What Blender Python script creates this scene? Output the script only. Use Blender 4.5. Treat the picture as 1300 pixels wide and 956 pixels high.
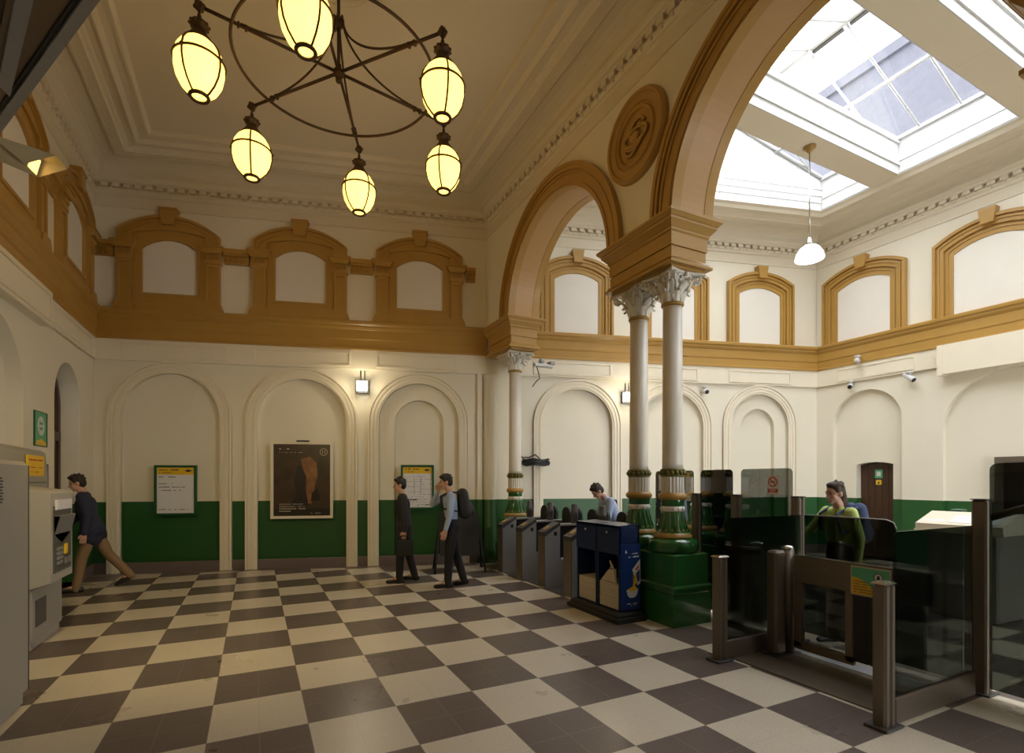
import bpy, bmesh, math, random
from mathutils import Vector, Matrix
from mathutils.geometry import tessellate_polygon
random.seed(7)
PI = math.pi
S = bpy.context.scene
C = S.collection
for o in list(bpy.data.objects): bpy.data.objects.remove(o)

# ------------------------------------------------------------ camera, world, lights
YAW = math.radians(26.635)
cam_d = bpy.data.cameras.new('camera'); cam = bpy.data.objects.new('camera', cam_d); C.objects.link(cam)
cam.location = (0, 0, 1.65); cam.rotation_euler = (PI/2, 0, -YAW)
cam_d.sensor_width = 36; cam_d.lens = 36*652/1300; cam_d.shift_y = (610-478)/1300; cam_d.clip_start = 0.02
S.camera = cam
S.view_settings.view_transform = 'Standard'; S.view_settings.look = 'None'
S.view_settings.gamma = 1; S.view_settings.use_curve_mapping = False
S.view_settings.exposure = 0.62
SKY = 5.8
w = bpy.data.worlds.new('sky'); S.world = w; w.use_nodes = True
nt = w.node_tree; nt.nodes.clear()
wo = nt.nodes.new('ShaderNodeOutputWorld'); bg = nt.nodes.new('ShaderNodeBackground')
tc = nt.nodes.new('ShaderNodeTexCoord'); nz = nt.nodes.new('ShaderNodeTexNoise'); cr = nt.nodes.new('ShaderNodeValToRGB')
nz.inputs['Scale'].default_value = 2.2; nz.inputs['Detail'].default_value = 5
cr.color_ramp.elements[0].color = (.80, .86, .97, 1); cr.color_ramp.elements[1].color = (1, .99, .97, 1)
cr.color_ramp.elements[0].position = .35; cr.color_ramp.elements[1].position = .6
nt.links.new(tc.outputs['Generated'], nz.inputs['Vector']); nt.links.new(nz.outputs['Fac'], cr.inputs['Fac'])
nt.links.new(cr.outputs['Color'], bg.inputs['Color']); bg.inputs['Strength'].default_value = SKY
nt.links.new(bg.outputs['Background'], wo.inputs['Surface'])
# portals that only guide sampling of the sky through the roof light and the added front wall opening
def portal(loc, rot, sx, sy):
    l = bpy.data.lights.new('sky_portal', 'AREA'); l.shape = 'RECTANGLE'; l.size = sx; l.size_y = sy
    l.cycles.is_portal = True
    o = bpy.data.objects.new('sky_portal', l); o.location = loc; o.rotation_euler = rot; C.objects.link(o)
portal((8.2, 2.2, 9.15), (0, 0, 0), 5.6, 11.5)
portal((8.2, -3.45, 1.8), (PI/2, 0, PI), 4.0, 3.6)

# ------------------------------------------------------------ mesh helper
class MB:
    def __init__(s): s.v = []; s.f = []; s.m = []; s.sm = []
    def add(s, vs, fs, mi=0, smooth=False, M=None):
        b = len(s.v)
        for p in vs:
            p = Vector(p)
            s.v.append(M @ p if M is not None else p)
        for f in fs: s.f.append([b+i for i in f]); s.m.append(mi); s.sm.append(smooth)
        return s
    def box(s, x0, y0, z0, x1, y1, z1, mi=0, M=None):
        vs = [(x0,y0,z0),(x1,y0,z0),(x1,y1,z0),(x0,y1,z0),(x0,y0,z1),(x1,y0,z1),(x1,y1,z1),(x0,y1,z1)]
        return s.add(vs, [(0,3,2,1),(4,5,6,7),(0,1,5,4),(1,2,6,5),(2,3,7,6),(3,0,4,7)], mi, False, M)
    def bbox(s, x0, y0, z0, x1, y1, z1, b=.01, mi=0, M=None):   # chamfered box
        if x0 > x1: x0, x1 = x1, x0
        if y0 > y1: y0, y1 = y1, y0
        if z0 > z1: z0, z1 = z1, z0
        b = min(b, (x1-x0)*.45, (y1-y0)*.45, (z1-z0)*.45)
        def rg(i, z): return [(x0+i,y0+b,z),(x0+b,y0+i,z),(x1-b,y0+i,z),(x1-i,y0+b,z),(x1-i,y1-b,z),(x1-b,y1-i,z),(x0+b,y1-i,z),(x0+i,y1-b,z)]
        L = []
        for (i, z) in ((b, z0), (0, z0+b), (0, z1-b), (b, z1)):
            if i == b: L.append([(x0+b,y0+b,z),(x0+b,y0+b,z),(x1-b,y0+b,z),(x1-b,y0+b,z),(x1-b,y1-b,z),(x1-b,y1-b,z),(x0+b,y1-b,z),(x0+b,y1-b,z)])
            else: L.append(rg(0, z))
        return s.loft(L, mi, False, True, M)
    def loft(s, rings, mi=0, smooth=False, caps=True, M=None, closed=True):
        n = len(rings[0]); vs = [p for r in rings for p in r]; fs = []
        for k in range(len(rings)-1):
            for i in range(n if closed else n-1):
                j = (i+1) % n
                fs.append((k*n+i, k*n+j, (k+1)*n+j, (k+1)*n+i))
        if caps: fs.append(tuple(range(n-1, -1, -1))); fs.append(tuple(range((len(rings)-1)*n, len(rings)*n)))
        return s.add(vs, fs, mi, smooth, M)
    def lathe(s, prof, n=24, mi=0, smooth=True, M=None, caps=True):
        rings = [[(r*math.cos(2*PI*i/n), r*math.sin(2*PI*i/n), z) for i in range(n)] for r, z in prof]
        return s.loft(rings, mi, smooth, caps, M)
    def cyl(s, x, y, z0, z1, r, n=16, mi=0, M=None):
        T = Matrix.Translation((x, y, 0)); T = M @ T if M is not None else T
        return s.lathe([(r, z0), (r, z1)], n, mi, True, T)
    def tube(s, path, r, n=8, mi=0, closed=False, M=None, rs=None):
        P = [Vector(p) for p in path]; rings = []; N = len(P); up = None
        for i, p in enumerate(P):
            if closed: t = P[(i+1) % N]-P[i-1]
            else: t = P[min(i+1, N-1)]-P[max(i-1, 0)]
            t.normalize()
            if up is None: up = Vector((0,0,1)) if abs(t.z) < .9 else Vector((1,0,0))
            a = t.cross(up)
            if a.length < 1e-4: a = t.cross(Vector((.3,.8,.1)))
            a.normalize(); b = t.cross(a).normalized(); up = -b
            rr = rs[i] if rs else r
            rings.append([p+a*rr*math.cos(2*PI*k/n)+b*rr*math.sin(2*PI*k/n) for k in range(n)])
        if closed: rings.append(rings[0])
        return s.loft(rings, mi, True, not closed, M)
    def ball(s, c, rx, ry=None, rz=None, n=16, mi=0, M=None):
        ry = ry or rx; rz = rz or rx; k = max(6, n//2+2); L = []
        for j in range(k+1):
            a = -PI/2+PI*j/k; q = max(math.cos(a), .001)
            L.append([(c[0]+rx*q*math.cos(2*PI*i/n), c[1]+ry*q*math.sin(2*PI*i/n), c[2]+rz*math.sin(a)) for i in range(n)])
        return s.loft(L, mi, True, True, M)
    def capsule(s, a, b, ra, rb, n=14):
        a = Vector(a); b = Vector(b); t = b-a; L = max(t.length, 1e-5); t = t/L
        u = t.cross(Vector((0,0,1)));  u = u if u.length > .05 else t.cross(Vector((1,0,0)))
        u.normalize(); v = t.cross(u); R = []
        for k in range(5): q = -PI/2+PI/2*k/4; R.append((a+t*ra*math.sin(q), max(ra*math.cos(q), .0005)))
        for k in range(5): q = PI/2*k/4; R.append((b+t*rb*math.sin(q), max(rb*math.cos(q), .0005)))
        return s.loft([[c+u*r*math.cos(2*PI*i/n)+v*r*math.sin(2*PI*i/n) for i in range(n)] for c, r in R], 0, True, True)
    def prism(s, fr, outer, holes, d0, d1, mi=0, back=True):
        """outline in (s,z) on frame fr, extruded from depth d0 to d1 (d1 is the face seen)"""
        polys = [[Vector((p[0], p[1], 0)) for p in outer]]+[[Vector((p[0], p[1], 0)) for p in h] for h in holes]
        tri = tessellate_polygon(polys); flat = [p for q in polys for p in q]
        vs = [fr(p.x, p.y, d1) for p in flat]; s.add(vs, [tuple(t) for t in tri], mi)
        if back: s.add([fr(p.x, p.y, d0) for p in flat], [tuple(reversed(t)) for t in tri], mi)
        for q in polys:
            n = len(q); s.add([fr(p.x, p.y, d0) for p in q]+[fr(p.x, p.y, d1) for p in q], [(i, (i+1) % n, n+(i+1) % n, n+i) for i in range(n)], mi)
        return s
    def obj(s, name, mats, parent=None, loc=None, fix=True):
        me = bpy.data.meshes.new(name); me.from_pydata([tuple(p) for p in s.v], [], s.f)
        if not isinstance(mats, (list, tuple)): mats = [mats]
        for m in mats: me.materials.append(m)
        me.polygons.foreach_set('material_index', s.m); me.polygons.foreach_set('use_smooth', s.sm)
        if fix:
            bm = bmesh.new(); bm.from_mesh(me); bmesh.ops.recalc_face_normals(bm, faces=bm.faces); bm.to_mesh(me); bm.free()
        me.update()
        o = bpy.data.objects.new(name, me); C.objects.link(o)
        if parent is not None: o.parent = parent
        if loc is not None: o.location = loc
        return o

def tag(o, label=None, cat=None, group=None, kind=None):
    if label: o['label'] = label
    if cat: o['category'] = cat
    if group: o['group'] = group
    if kind: o['kind'] = kind
    return o
def struct(o, label=None): o['kind'] = 'structure'; return tag(o, label) if label else o
def thing(name, label, cat, loc=(0,0,0), rz=0, group=None):
    o = bpy.data.objects.new(name, None); C.objects.link(o); o.location = loc; o.rotation_euler = (0,0,rz)
    return tag(o, label, cat, group)
def copy_tree(o, parent=None):
    c = o.copy(); C.objects.link(c)
    if parent is not None: c.parent = parent
    for ch in list(o.children): copy_tree(ch, c)
    return c

# ------------------------------------------------------------ materials
def mat(name, col, rough=.5, metal=0, bump=0, bscale=40, var=0, vscale=6, emit=None, estr=0, spec=.5, coat=0):
    m = bpy.data.materials.new(name); m.use_nodes = True; t = m.node_tree; b = t.nodes['Principled BSDF']
    b.inputs['Base Color'].default_value = (*col, 1); b.inputs['Roughness'].default_value = rough; b.inputs['Metallic'].default_value = metal
    b.inputs['Specular IOR Level'].default_value = spec; b.inputs['Coat Weight'].default_value = coat
    g = t.nodes.new('ShaderNodeNewGeometry'); n = t.nodes.new('ShaderNodeTexNoise'); n.inputs['Scale'].default_value = vscale; n.inputs['Detail'].default_value = 6
    t.links.new(g.outputs['Position'], n.inputs['Vector'])
    if var:
        mx = t.nodes.new('ShaderNodeMix'); mx.data_type = 'RGBA'
        mx.inputs[6].default_value = (*[c*(1-var) for c in col], 1); mx.inputs[7].default_value = (*[min(1, c*(1+var)) for c in col], 1)
        t.links.new(n.outputs['Fac'], mx.inputs[0]); t.links.new(mx.outputs[2], b.inputs['Base Color'])
    if bump:
        n2 = t.nodes.new('ShaderNodeTexNoise'); n2.inputs['Scale'].default_value = bscale; n2.inputs['Detail'].default_value = 4
        t.links.new(g.outputs['Position'], n2.inputs['Vector']); bp = t.nodes.new('ShaderNodeBump'); bp.inputs['Strength'].default_value = bump; bp.inputs['Distance'].default_value = .01
        t.links.new(n2.outputs['Fac'], bp.inputs['Height']); t.links.new(bp.outputs['Normal'], b.inputs['Normal'])
    if emit: b.inputs['Emission Color'].default_value = (*emit, 1); b.inputs['Emission Strength'].default_value = estr
    return m
def glass(name, tint, refl=.08, rough=.0):
    m = bpy.data.materials.new(name); m.use_nodes = True; t = m.node_tree; t.nodes.clear()
    o = t.nodes.new('ShaderNodeOutputMaterial'); a = t.nodes.new('ShaderNodeBsdfTransparent'); g = t.nodes.new('ShaderNodeBsdfGlossy'); x = t.nodes.new('ShaderNodeMixShader'); fr = t.nodes.new('ShaderNodeFresnel'); fr.inputs['IOR'].default_value = 1.45
    a.inputs['Color'].default_value = (*tint, 1); g.inputs['Roughness'].default_value = rough; g.inputs['Color'].default_value = (1,1,1,1)
    mul = t.nodes.new('ShaderNodeMath'); mul.operation = 'MULTIPLY'; mul.inputs[1].default_value = refl/.04
    cl = t.nodes.new('ShaderNodeMath'); cl.operation = 'MINIMUM'; cl.inputs[1].default_value = .6
    t.links.new(fr.outputs[0], mul.inputs[0]); t.links.new(mul.outputs[0], cl.inputs[0]); t.links.new(cl.outputs[0], x.inputs[0]); t.links.new(a.outputs[0], x.inputs[1]); t.links.new(g.outputs[0], x.inputs[2]); t.links.new(x.outputs[0], o.inputs['Surface'])
    return m
CREAM = (.80, .745, .61); OCHRE = (.43, .245, .055); GREEN = (.020, .095, .022)
def wall_mat():
    m = mat('wall_paint', CREAM, .42, bump=.10, bscale=22, var=.035, vscale=1.3); t = m.node_tree; b = t.nodes['Principled BSDF']
    g = t.nodes.new('ShaderNodeNewGeometry'); sp = t.nodes.new('ShaderNodeSeparateXYZ'); c = t.nodes.new('ShaderNodeMath'); c.operation = 'LESS_THAN'; c.inputs[1].default_value = 1.268
    t.links.new(g.outputs['Position'], sp.inputs[0]); t.links.new(sp.outputs['Z'], c.inputs[0])
    mx = t.nodes.new('ShaderNodeMix'); mx.data_type = 'RGBA'; l = b.inputs['Base Color'].links[0].from_socket
    t.links.new(c.outputs[0], mx.inputs[0]); t.links.new(l, mx.inputs[6]); mx.inputs[7].default_value = (*GREEN, 1); t.links.new(mx.outputs[2], b.inputs['Base Color'])
    rm = t.nodes.new('ShaderNodeMix'); rm.data_type = 'FLOAT'; rm.inputs[2].default_value = .42; rm.inputs[3].default_value = .42
    t.links.new(c.outputs[0], rm.inputs[0]); t.links.new(rm.outputs[0], b.inputs['Roughness'])
    return m
def floor_mat():
    m = bpy.data.materials.new('checker_terrazzo'); m.use_nodes = True; t = m.node_tree; b = t.nodes['Principled BSDF']; N = t.nodes.new; L = t.links.new
    g = N('ShaderNodeNewGeometry'); sp = N('ShaderNodeSeparateXYZ'); L(g.outputs['Position'], sp.inputs[0])
    def mth(op, a, b_=None, c_=None):
        q = N('ShaderNodeMath'); q.operation = op
        for i, v in enumerate((a, b_, c_)):
            if v is None: continue
            if isinstance(v, (int, float)): q.inputs[i].default_value = v
            else: L(v, q.inputs[i])
        return q.outputs[0]
    u = mth('DIVIDE', mth('ADD', sp.outputs['X'], .270), .5975); v = mth('DIVIDE', mth('SUBTRACT', sp.outputs['Y'], 6.196), .6144)
    par = mth('FLOORED_MODULO', mth('ADD', mth('FLOOR', u), mth('FLOOR', v)), 2.0)
    dark = mth('GREATER_THAN', par, .5)
    # joints: tile edges, and the half tile joints inside every square
    def edge(x, k, wd):
        f = mth('FRACT', mth('MULTIPLY', x, k)); d = mth('MINIMUM', f, mth('SUBTRACT', 1.0, f)); return mth('LESS_THAN', d, wd*k)
    je = mth('MAXIMUM', edge(u, 1, .0035), edge(v, 1, .0035)); jh = mth('MAXIMUM', edge(u, 2, .004), edge(v, 2, .004))
    n1 = N('ShaderNodeTexNoise'); n1.inputs['Scale'].default_value = 70; n1.inputs['Detail'].default_value = 4; L(g.outputs['Position'], n1.inputs['Vector'])
    n2 = N('ShaderNodeTexNoise'); n2.inputs['Scale'].default_value = 1.6; n2.inputs['Detail'].default_value = 7; L(g.outputs['Position'], n2.inputs['Vector'])
    def ramp(f, c0, c1, p0=.3, p1=.7):
        r = N('ShaderNodeValToRGB'); r.color_ramp.elements[0].color = (*c0, 1); r.color_ramp.elements[1].color = (*c1, 1); r.color_ramp.elements[0].position = p0; r.color_ramp.elements[1].position = p1; L(f, r.inputs[0]); return r.outputs[0]
    def mix(f, a, c, bl='MIX'):
        q = N('ShaderNodeMix'); q.data_type = 'RGBA'; q.blend_type = bl
        for s_, v_ in ((0, f), (6, a), (7, c)):
            if isinstance(v_, tuple): q.inputs[s_].default_value = (*v_, 1)
            elif isinstance(v_, float): q.inputs[s_].default_value = v_
            else: L(v_, q.inputs[s_])
        return q.outputs[2]
    li = ramp(n1.outputs['Fac'], (.60, .53, .42), (.70, .63, .51)); dk = ramp(n1.outputs['Fac'], (.115, .088, .078), (.165, .128, .115))
    wb = mth('ADD', mth('ADD', sp.outputs['Y'], mth('MULTIPLY', sp.outputs['X'], .28)), -10.68)   # border along the skewed back wall
    bd = mth('GREATER_THAN', wb, -.17)
    c = mix(mth('MAXIMUM', dark, bd), li, dk)
    c = mix(mth('MULTIPLY', jh, mth('MULTIPLY', dark, .45)), c, (.36, .31, .26)); c = mix(mth('MULTIPLY', jh, mth('MULTIPLY', mth('SUBTRACT', 1.0, dark), .18)), c, (.30, .25, .2)); c = mix(mth('MULTIPLY', je, .6), c, (.2, .17, .14))
    c = mix(1.0, c, ramp(n2.outputs['Fac'], (.95, .94, .93), (1, 1, 1), .3, .7), 'MULTIPLY')
    # worn specks
    vo = N('ShaderNodeTexVoronoi'); vo.inputs['Scale'].default_value = 2.3; L(g.outputs['Position'], vo.inputs['Vector'])
    c = mix(mth('MULTIPLY', mth('LESS_THAN', vo.outputs['Distance'], .05), .5), c, (.14, .11, .09))
    L(c, b.inputs['Base Color']); L(ramp(n2.outputs['Fac'], (.27,)*3, (.31,)*3), b.inputs['Roughness'])
    bp = N('ShaderNodeBump'); bp.inputs['Strength'].default_value = .12; bp.inputs['Distance'].default_value = .004; L(mth('SUBTRACT', 1.0, mth('MAXIMUM', je, jh)), bp.inputs['Height']); L(bp.outputs['Normal'], b.inputs['Normal'])
    return m
M = dict(
    wall=wall_mat(), floor=floor_mat(),
    cream=mat('cream_trim_paint', (.82, .75, .60), .38, bump=.05, var=.03),
    panel=mat('blind_window_plaster', (.80, .76, .68), .5, var=.04, vscale=2),
    ceil=mat('ceiling_plaster', (.74, .67, .53), .55, var=.03, vscale=1),
    white=mat('white_gloss_boarding', (.62, .62, .61), .4, var=.02),
    ochre=mat('ochre_paint', OCHRE, .38, bump=.06, bscale=30, var=.07, vscale=4),
    ochre2=mat('soft_ochre_soffit', (.52, .31, .13), .42, bump=.05, var=.06, vscale=4),
    green=mat('bottle_green_gloss', (.022, .115, .024), .13, var=.08, coat=.5, bump=.08, bscale=14),
    gold=mat('old_gold_paint', (.36, .22, .055), .35, var=.12, vscale=30),
    bead=mat('olive_gold_beads', (.13, .12, .025), .25, var=.15, vscale=40),
    capital=mat('offwhite_capital_paint', (.80, .76, .68), .45, bump=.1, bscale=60),
    shaft=mat('offwhite_column_paint', (.72, .67, .58), .33, var=.03),
    skirt=mat('terrazzo_skirting', (.17, .13, .125), .3, var=.25, vscale=90),
    bronze=mat('dark_bronze', (.075, .045, .025), .45, metal=.6, var=.2, vscale=30),
    steel=mat('brushed_steel', (.36, .36, .37), .34, metal=.45, bump=.03, bscale=120, var=.06),
    dsteel=mat('dark_gunmetal', (.075, .073, .075), .4, metal=.3),
    taupe=mat('bronze_anodised_metal', (.165, .132, .098), .40, metal=.35, var=.05),
    chrome=mat('bright_chrome', (.7, .7, .7), .15, metal=1),
    black=mat('black_plastic', (.012, .012, .013), .4), rubber=mat('black_rubber', (.02, .02, .02), .7),
    blue=mat('navy_blue_sheet', (.006, .020, .085), .3, var=.08), blue2=mat('blue_poster', (.008, .035, .17), .35),
    grey=mat('machine_grey_enamel', (.33, .31, .27), .42, var=.03), grey2=mat('machine_face_grey', (.42, .40, .36), .4), dgrey=mat('recess_grey', (.09, .085, .08), .4),
    paper=mat('white_paper', (.76, .76, .80), .5), yellow=mat('yellow_print', (.80, .52, .02), .45), ygreen=mat('light_green_print', (.10, .42, .24), .45), dgreen=mat('dark_green_frame', (.012, .09, .03), .35),
    ink=mat('dark_ink', (.04, .04, .05), .5), red=mat('red_print', (.55, .02, .02), .45), wink=mat('white_ink', (.75, .75, .72), .5),
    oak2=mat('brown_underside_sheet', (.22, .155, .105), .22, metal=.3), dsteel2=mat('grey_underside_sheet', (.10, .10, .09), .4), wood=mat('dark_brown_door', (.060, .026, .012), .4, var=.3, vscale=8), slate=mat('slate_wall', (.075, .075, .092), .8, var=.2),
    news=mat('newsprint', (.52, .46, .35), .8, var=.1, vscale=60),
    amber=mat('lit_amber_globe', (.9, .8, .5), .3, emit=(1, .56, .10), estr=2.6), lamp=mat('lit_white_diffuser', (.9, .9, .85), .3, emit=(1, .93, .72), estr=9), shade=mat('lit_opal_shade', (.9, .9, .88), .3, emit=(1, .95, .85), estr=2.5),
    skin=mat('skin', (.55, .31, .22), .5), hair=mat('dark_hair', (.022, .014, .01), .6, bump=.4, bscale=200), suit=mat('charcoal_suit', (.022, .021, .024), .8, bump=.1), shirt=mat('pale_blue_shirt', (.34, .42, .60), .75, bump=.1), trouser=mat('black_trousers', (.010, .010, .013), .8),
    neon=mat('lime_top', (.50, .62, .17), .75, bump=.1), navy=mat('navy_cloth', (.018, .022, .05), .8), tan=mat('tan_trousers', (.24, .15, .075), .8), shoe=mat('black_shoe', (.012, .011, .011), .3), bag=mat('black_bag', (.012, .012, .016), .65), bluebag=mat('blue_bag', (.035, .06, .16), .7), eye=mat('eye_dark', (.02, .015, .01), .2), lip=mat('lip', (.38, .13, .11), .5), brownhair=mat('brown_hair', (.05, .026, .014), .6, bump=.4, bscale=200),
    sky_glass=glass('rooflight_glass', (.93, .95, .96), .04), glass=glass('tinted_glass', (.38, .41, .39), .04), dglass=glass('smoked_glass', (.30, .32, .30), .03), lglass=glass('light_grey_glass', (.42, .43, .41), .03), bglass=glass('almost_black_glass', (.012, .01, .008), .02), wglass=glass('door_glass', (.55, .58, .6), .08),
    brownart=mat('dark_sepia_print', (.055, .032, .018), .3, var=.8, vscale=5), art2=mat('amber_sepia_print', (.24, .105, .035), .35, var=.6, vscale=9), art3=mat('near_black_print', (.018, .013, .010), .35),
    plate=mat('grey_floor_plate', (.10, .095, .095), .3, metal=.3, var=.1), lplate=mat('pale_floor_strip', (.42, .44, .48), .4, metal=.2), buff=mat('flood_housing', (.52, .46, .30), .4), oak=mat('handrail_brown', (.22, .13, .06), .4),
)

# ------------------------------------------------------------ wall frames
class Frame:
    def __init__(s, o, u, n): s.o = Vector((o[0], o[1], 0)); s.u = Vector((u[0], u[1], 0)).normalized(); s.n = Vector((n[0], n[1], 0)).normalized()
    def __call__(s, a, z, d=0): return s.o+s.u*a+s.n*d+Vector((0, 0, z))
LX, RX, AW, AE, TOP = -2.542, 11.592, 4.177, 4.74, 7.55
FY = -3.5
def yb(x): return 10.68-.28*x
BK = Frame((0, 10.68), (1, -.28), (-.28, -1)); LF = Frame((LX, 0), (0, 1), (1, 0)); RT = Frame((RX, 0), (0, 1), (-1, 0)); AR = Frame((AW, 0), (0, 1), (-1, 0))
def sb(x): return x*math.sqrt(1+.28**2)
S0, SA, SE, S1 = sb(LX), sb(AW), sb(AE), sb(RX)
def rect(a, b, c, d): return [(a, c), (b, c), (b, d), (a, d)]
def arch(l, r, zb, zs, rise=None, n=28):
    h = (r-l)/2; m = (l+r)/2; rise = rise or h; R = (h*h+rise*rise)/(2*rise); cz = zs+rise-R; a0 = math.asin(min(1, h/R))
    if rise >= h-1e-6: a0 = PI/2
    return [(l, zb), (r, zb)]+[(m+R*math.sin(a0*(1-2*i/n)), cz+R*math.cos(a0*(1-2*i/n))) for i in range(n+1)]
def ringp(mb, fr, l, r, zb, zs, rise, wd, d0, d1, mi=0, n=28, wb=None):
    """an arch shaped band of width wd open at the floor"""
    o = arch(l, r, zb, zs, rise, n); i = arch(l+wd, r-wd, zb, zs, (rise-wd) if rise else None, n)
    poly = [o[1]]+o[2:]+[o[0]]+[i[0]]+list(reversed(i[2:]))+[i[1]]
    mb.prism(fr, poly, [], d0, d1, mi); return mb
def offs(poly, d, closed):
    """offset a plan polyline to its right-hand side by d with mitres"""
    P = [Vector((p[0], p[1])) for p in poly]; n = len(P); out = []
    def nr(a, b): t = (b-a).normalized(); return Vector((t.y, -t.x))
    for i in range(n):
        if closed or 0 < i < n-1:
            n1 = nr(P[i-1], P[i]); n2 = nr(P[i], P[(i+1) % n]); m = (n1+n2); m = m/(m.dot(n1)); out.append(P[i]+m*d)
        else:
            q = nr(P[0], P[1]) if i == 0 else nr(P[-2], P[-1]); out.append(P[i]+q*d)
    return out
def sweep(mb, plan, prof, closed=False, mi=0):
    L = [offs(plan, d, closed) for d, z in prof]; n = len(plan); vs = []; fs = []
    for (d, z), q in zip(prof, L): vs += [(p.x, p.y, z) for p in q]
    for k in range(len(prof)-1):
        for i in range(n if closed else n-1):
            j = (i+1) % n; fs.append((k*n+i, k*n+j, (k+1)*n+j, (k+1)*n+i))
    if not closed:
        fs.append(tuple(k*n for k in range(len(prof)))); fs.append(tuple(k*n+n-1 for k in range(len(prof)-1, -1, -1)))
    mb.add(vs, fs, mi); return mb
# plans run clockwise seen from above so that the right-hand side is the room
PA = [(LX, FY), (LX, yb(LX)), (AW, yb(AW)), (AW, FY)]
PB = [(AE, FY), (AE, yb(AE)), (RX, yb(RX)), (RX, FY)]

# ------------------------------------------------------------ floor
fl = MB(); fl.add([(LX-1.6, FY-4, 0), (RX+4, FY-4, 0), (RX+4, 8.2, 0), (LX-1.6, yb(LX)+1, 0)], [(0, 1, 2, 3)]); fl.add([(LX-1.6, FY-4, -.2), (RX+4, FY-4, -.2), (RX+4, 8.2, -.2), (LX-1.6, yb(LX)+1, -.2)], [(3, 2, 1, 0)])
struct(fl.obj('floor', M['floor'], fix=False))

# ------------------------------------------------------------ walls
def wallmesh(fr, a, b, z0, z1, recs, thick=.5, through=()):
    """recs: (outline, depth, nested recs)"""
    mb = MB()
    def face(outer, rs, d, first=False):
        holes = [r[0] for r in rs]+([list(t) for t in through] if first else [])
        polys = [[Vector((p[0], p[1], 0)) for p in q] for q in [outer]+holes]
        tri = tessellate_polygon(polys); flat = [p for q in polys for p in q]
        mb.add([fr(p.x, p.y, d) for p in flat], [tuple(t) for t in tri])
        for (o, dep, nest) in rs:
            n = len(o); mb.add([fr(p[0], p[1], d) for p in o]+[fr(p[0], p[1], d-dep) for p in o], [(i, (i+1) % n, n+(i+1) % n, n+i) for i in range(n)]); face(o, nest, d-dep)
    face(rect(a, b, z0, z1), recs, 0, True)
    holes = [list(t) for t in through]; polys = [[Vector((p[0], p[1], 0)) for p in q] for q in [rect(a, b, z0, z1)]+holes]; tri = tessellate_polygon(polys); flat = [p for q in polys for p in q]
    mb.add([fr(p.x, p.y, -thick) for p in flat], [tuple(t) for t in tri])
    for q in [rect(a, b, z0, z1)]+holes:
        n = len(q); mb.add([fr(p[0], p[1], 0) for p in q]+[fr(p[0], p[1], -thick) for p in q], [(i, (i+1) % n, n+(i+1) % n, n+i) for i in range(n)])
    return mb
A_ARCH = [(-2.407, -.378, 3.79), (-.149, 1.846, 3.77), (2.037, 4.0, 3.76)]
B_ARCH = [(5.323, 7.24, 3.76), (7.47, 9.356, 3.77), (9.626, 11.478, 3.79)]
recs = []
for k, (l, r, t) in enumerate(A_ARCH+B_ARCH):
    w_ = .205; h = (r-l)/2; i = arch(l+w_, r-w_, .0, t-h, None)
    nest = []
    if k in (2, 5): nest = [(arch(l+.50, r-.50, .02, t-h-.02, None), .10, [])]
    recs.append((i, .07, nest))
wb_ = wallmesh(BK, S0-.5, S1+.5, 0, TOP, recs, .5); struct(wb_.obj('wall_back', M['wall'], fix=False))
# left wall: doorway near the corner, plain blind arches towards the street
lrec = [(arch(8.353-2.0*k-1.75-(.0), 8.353-2.0*k, .0, 2.68, None), .16, []) for k in (0,)]+[(arch(a, a+1.75, 0, 2.68, None), .16, []) for a in (4.2, 1.8)]
ldoor = arch(9.44, 10.66, 0, 2.83, None)
struct(wallmesh(LF, FY, yb(LX), 0, TOP, lrec, .55, [ldoor]).obj('wall_left', M['wall'], fix=False))
# right wall: arch with a small door, arch with the opening to the platform
rd = arch(5.90, 6.62, 0, 1.99, .05)
ra1 = arch(5.694, 7.056, 0, 2.90, None); ra2 = arch(3.05, 5.009, 0, 2.62, None); rop = rect(3.15, 4.25, 0, 2.02)
mbR = MB()
wr = wallmesh(RT, FY, yb(RX), 0, TOP, [(ra1, .10, [(rd, .22, [])]), (ra2, .10, []), (arch(.3, 2.26, 0, 2.62, None), .10, [])], .5)
struct(wr.obj('wall_right', M['wall'], fix=False))
# street front wall behind the camera, with an unseen opening added to let daylight into the gated hall
FR = Frame((0, FY), (1, 0), (0, 1))
struct(wallmesh(FR, LX-.5, RX+.5, 0, TOP, [], .4, [rect(6.2, 10.2, .01, 3.6)]).obj('wall_front', M['wall'], fix=False))
# arcade wall between the two halls
ACY, AZ, RO, RI = [6.95, 2.84, -1.27], 4.64, 1.765, 1.475
def circ(c, z, r, a0, a1, n=40): return [(c+r*math.cos(a0+(a1-a0)*i/n), z+r*math.sin(a0+(a1-a0)*i/n)) for i in range(n+1)]
prof = [(FY, TOP), (FY, 4.64)]
for c in reversed(ACY): prof += circ(c, AZ, RI, PI, 0)
prof += [(yb(AW), AZ), (yb(AW), TOP)]
def ARP(d): return lambda s_, z, dd: Vector((d+dd, s_, z))
ar = MB(); ar.prism(lambda s_, z, dd: Vector((dd, s_, z)), prof, [], AE, AW, 0)
struct(ar.obj('wall_arcade', M['wall']))

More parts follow.
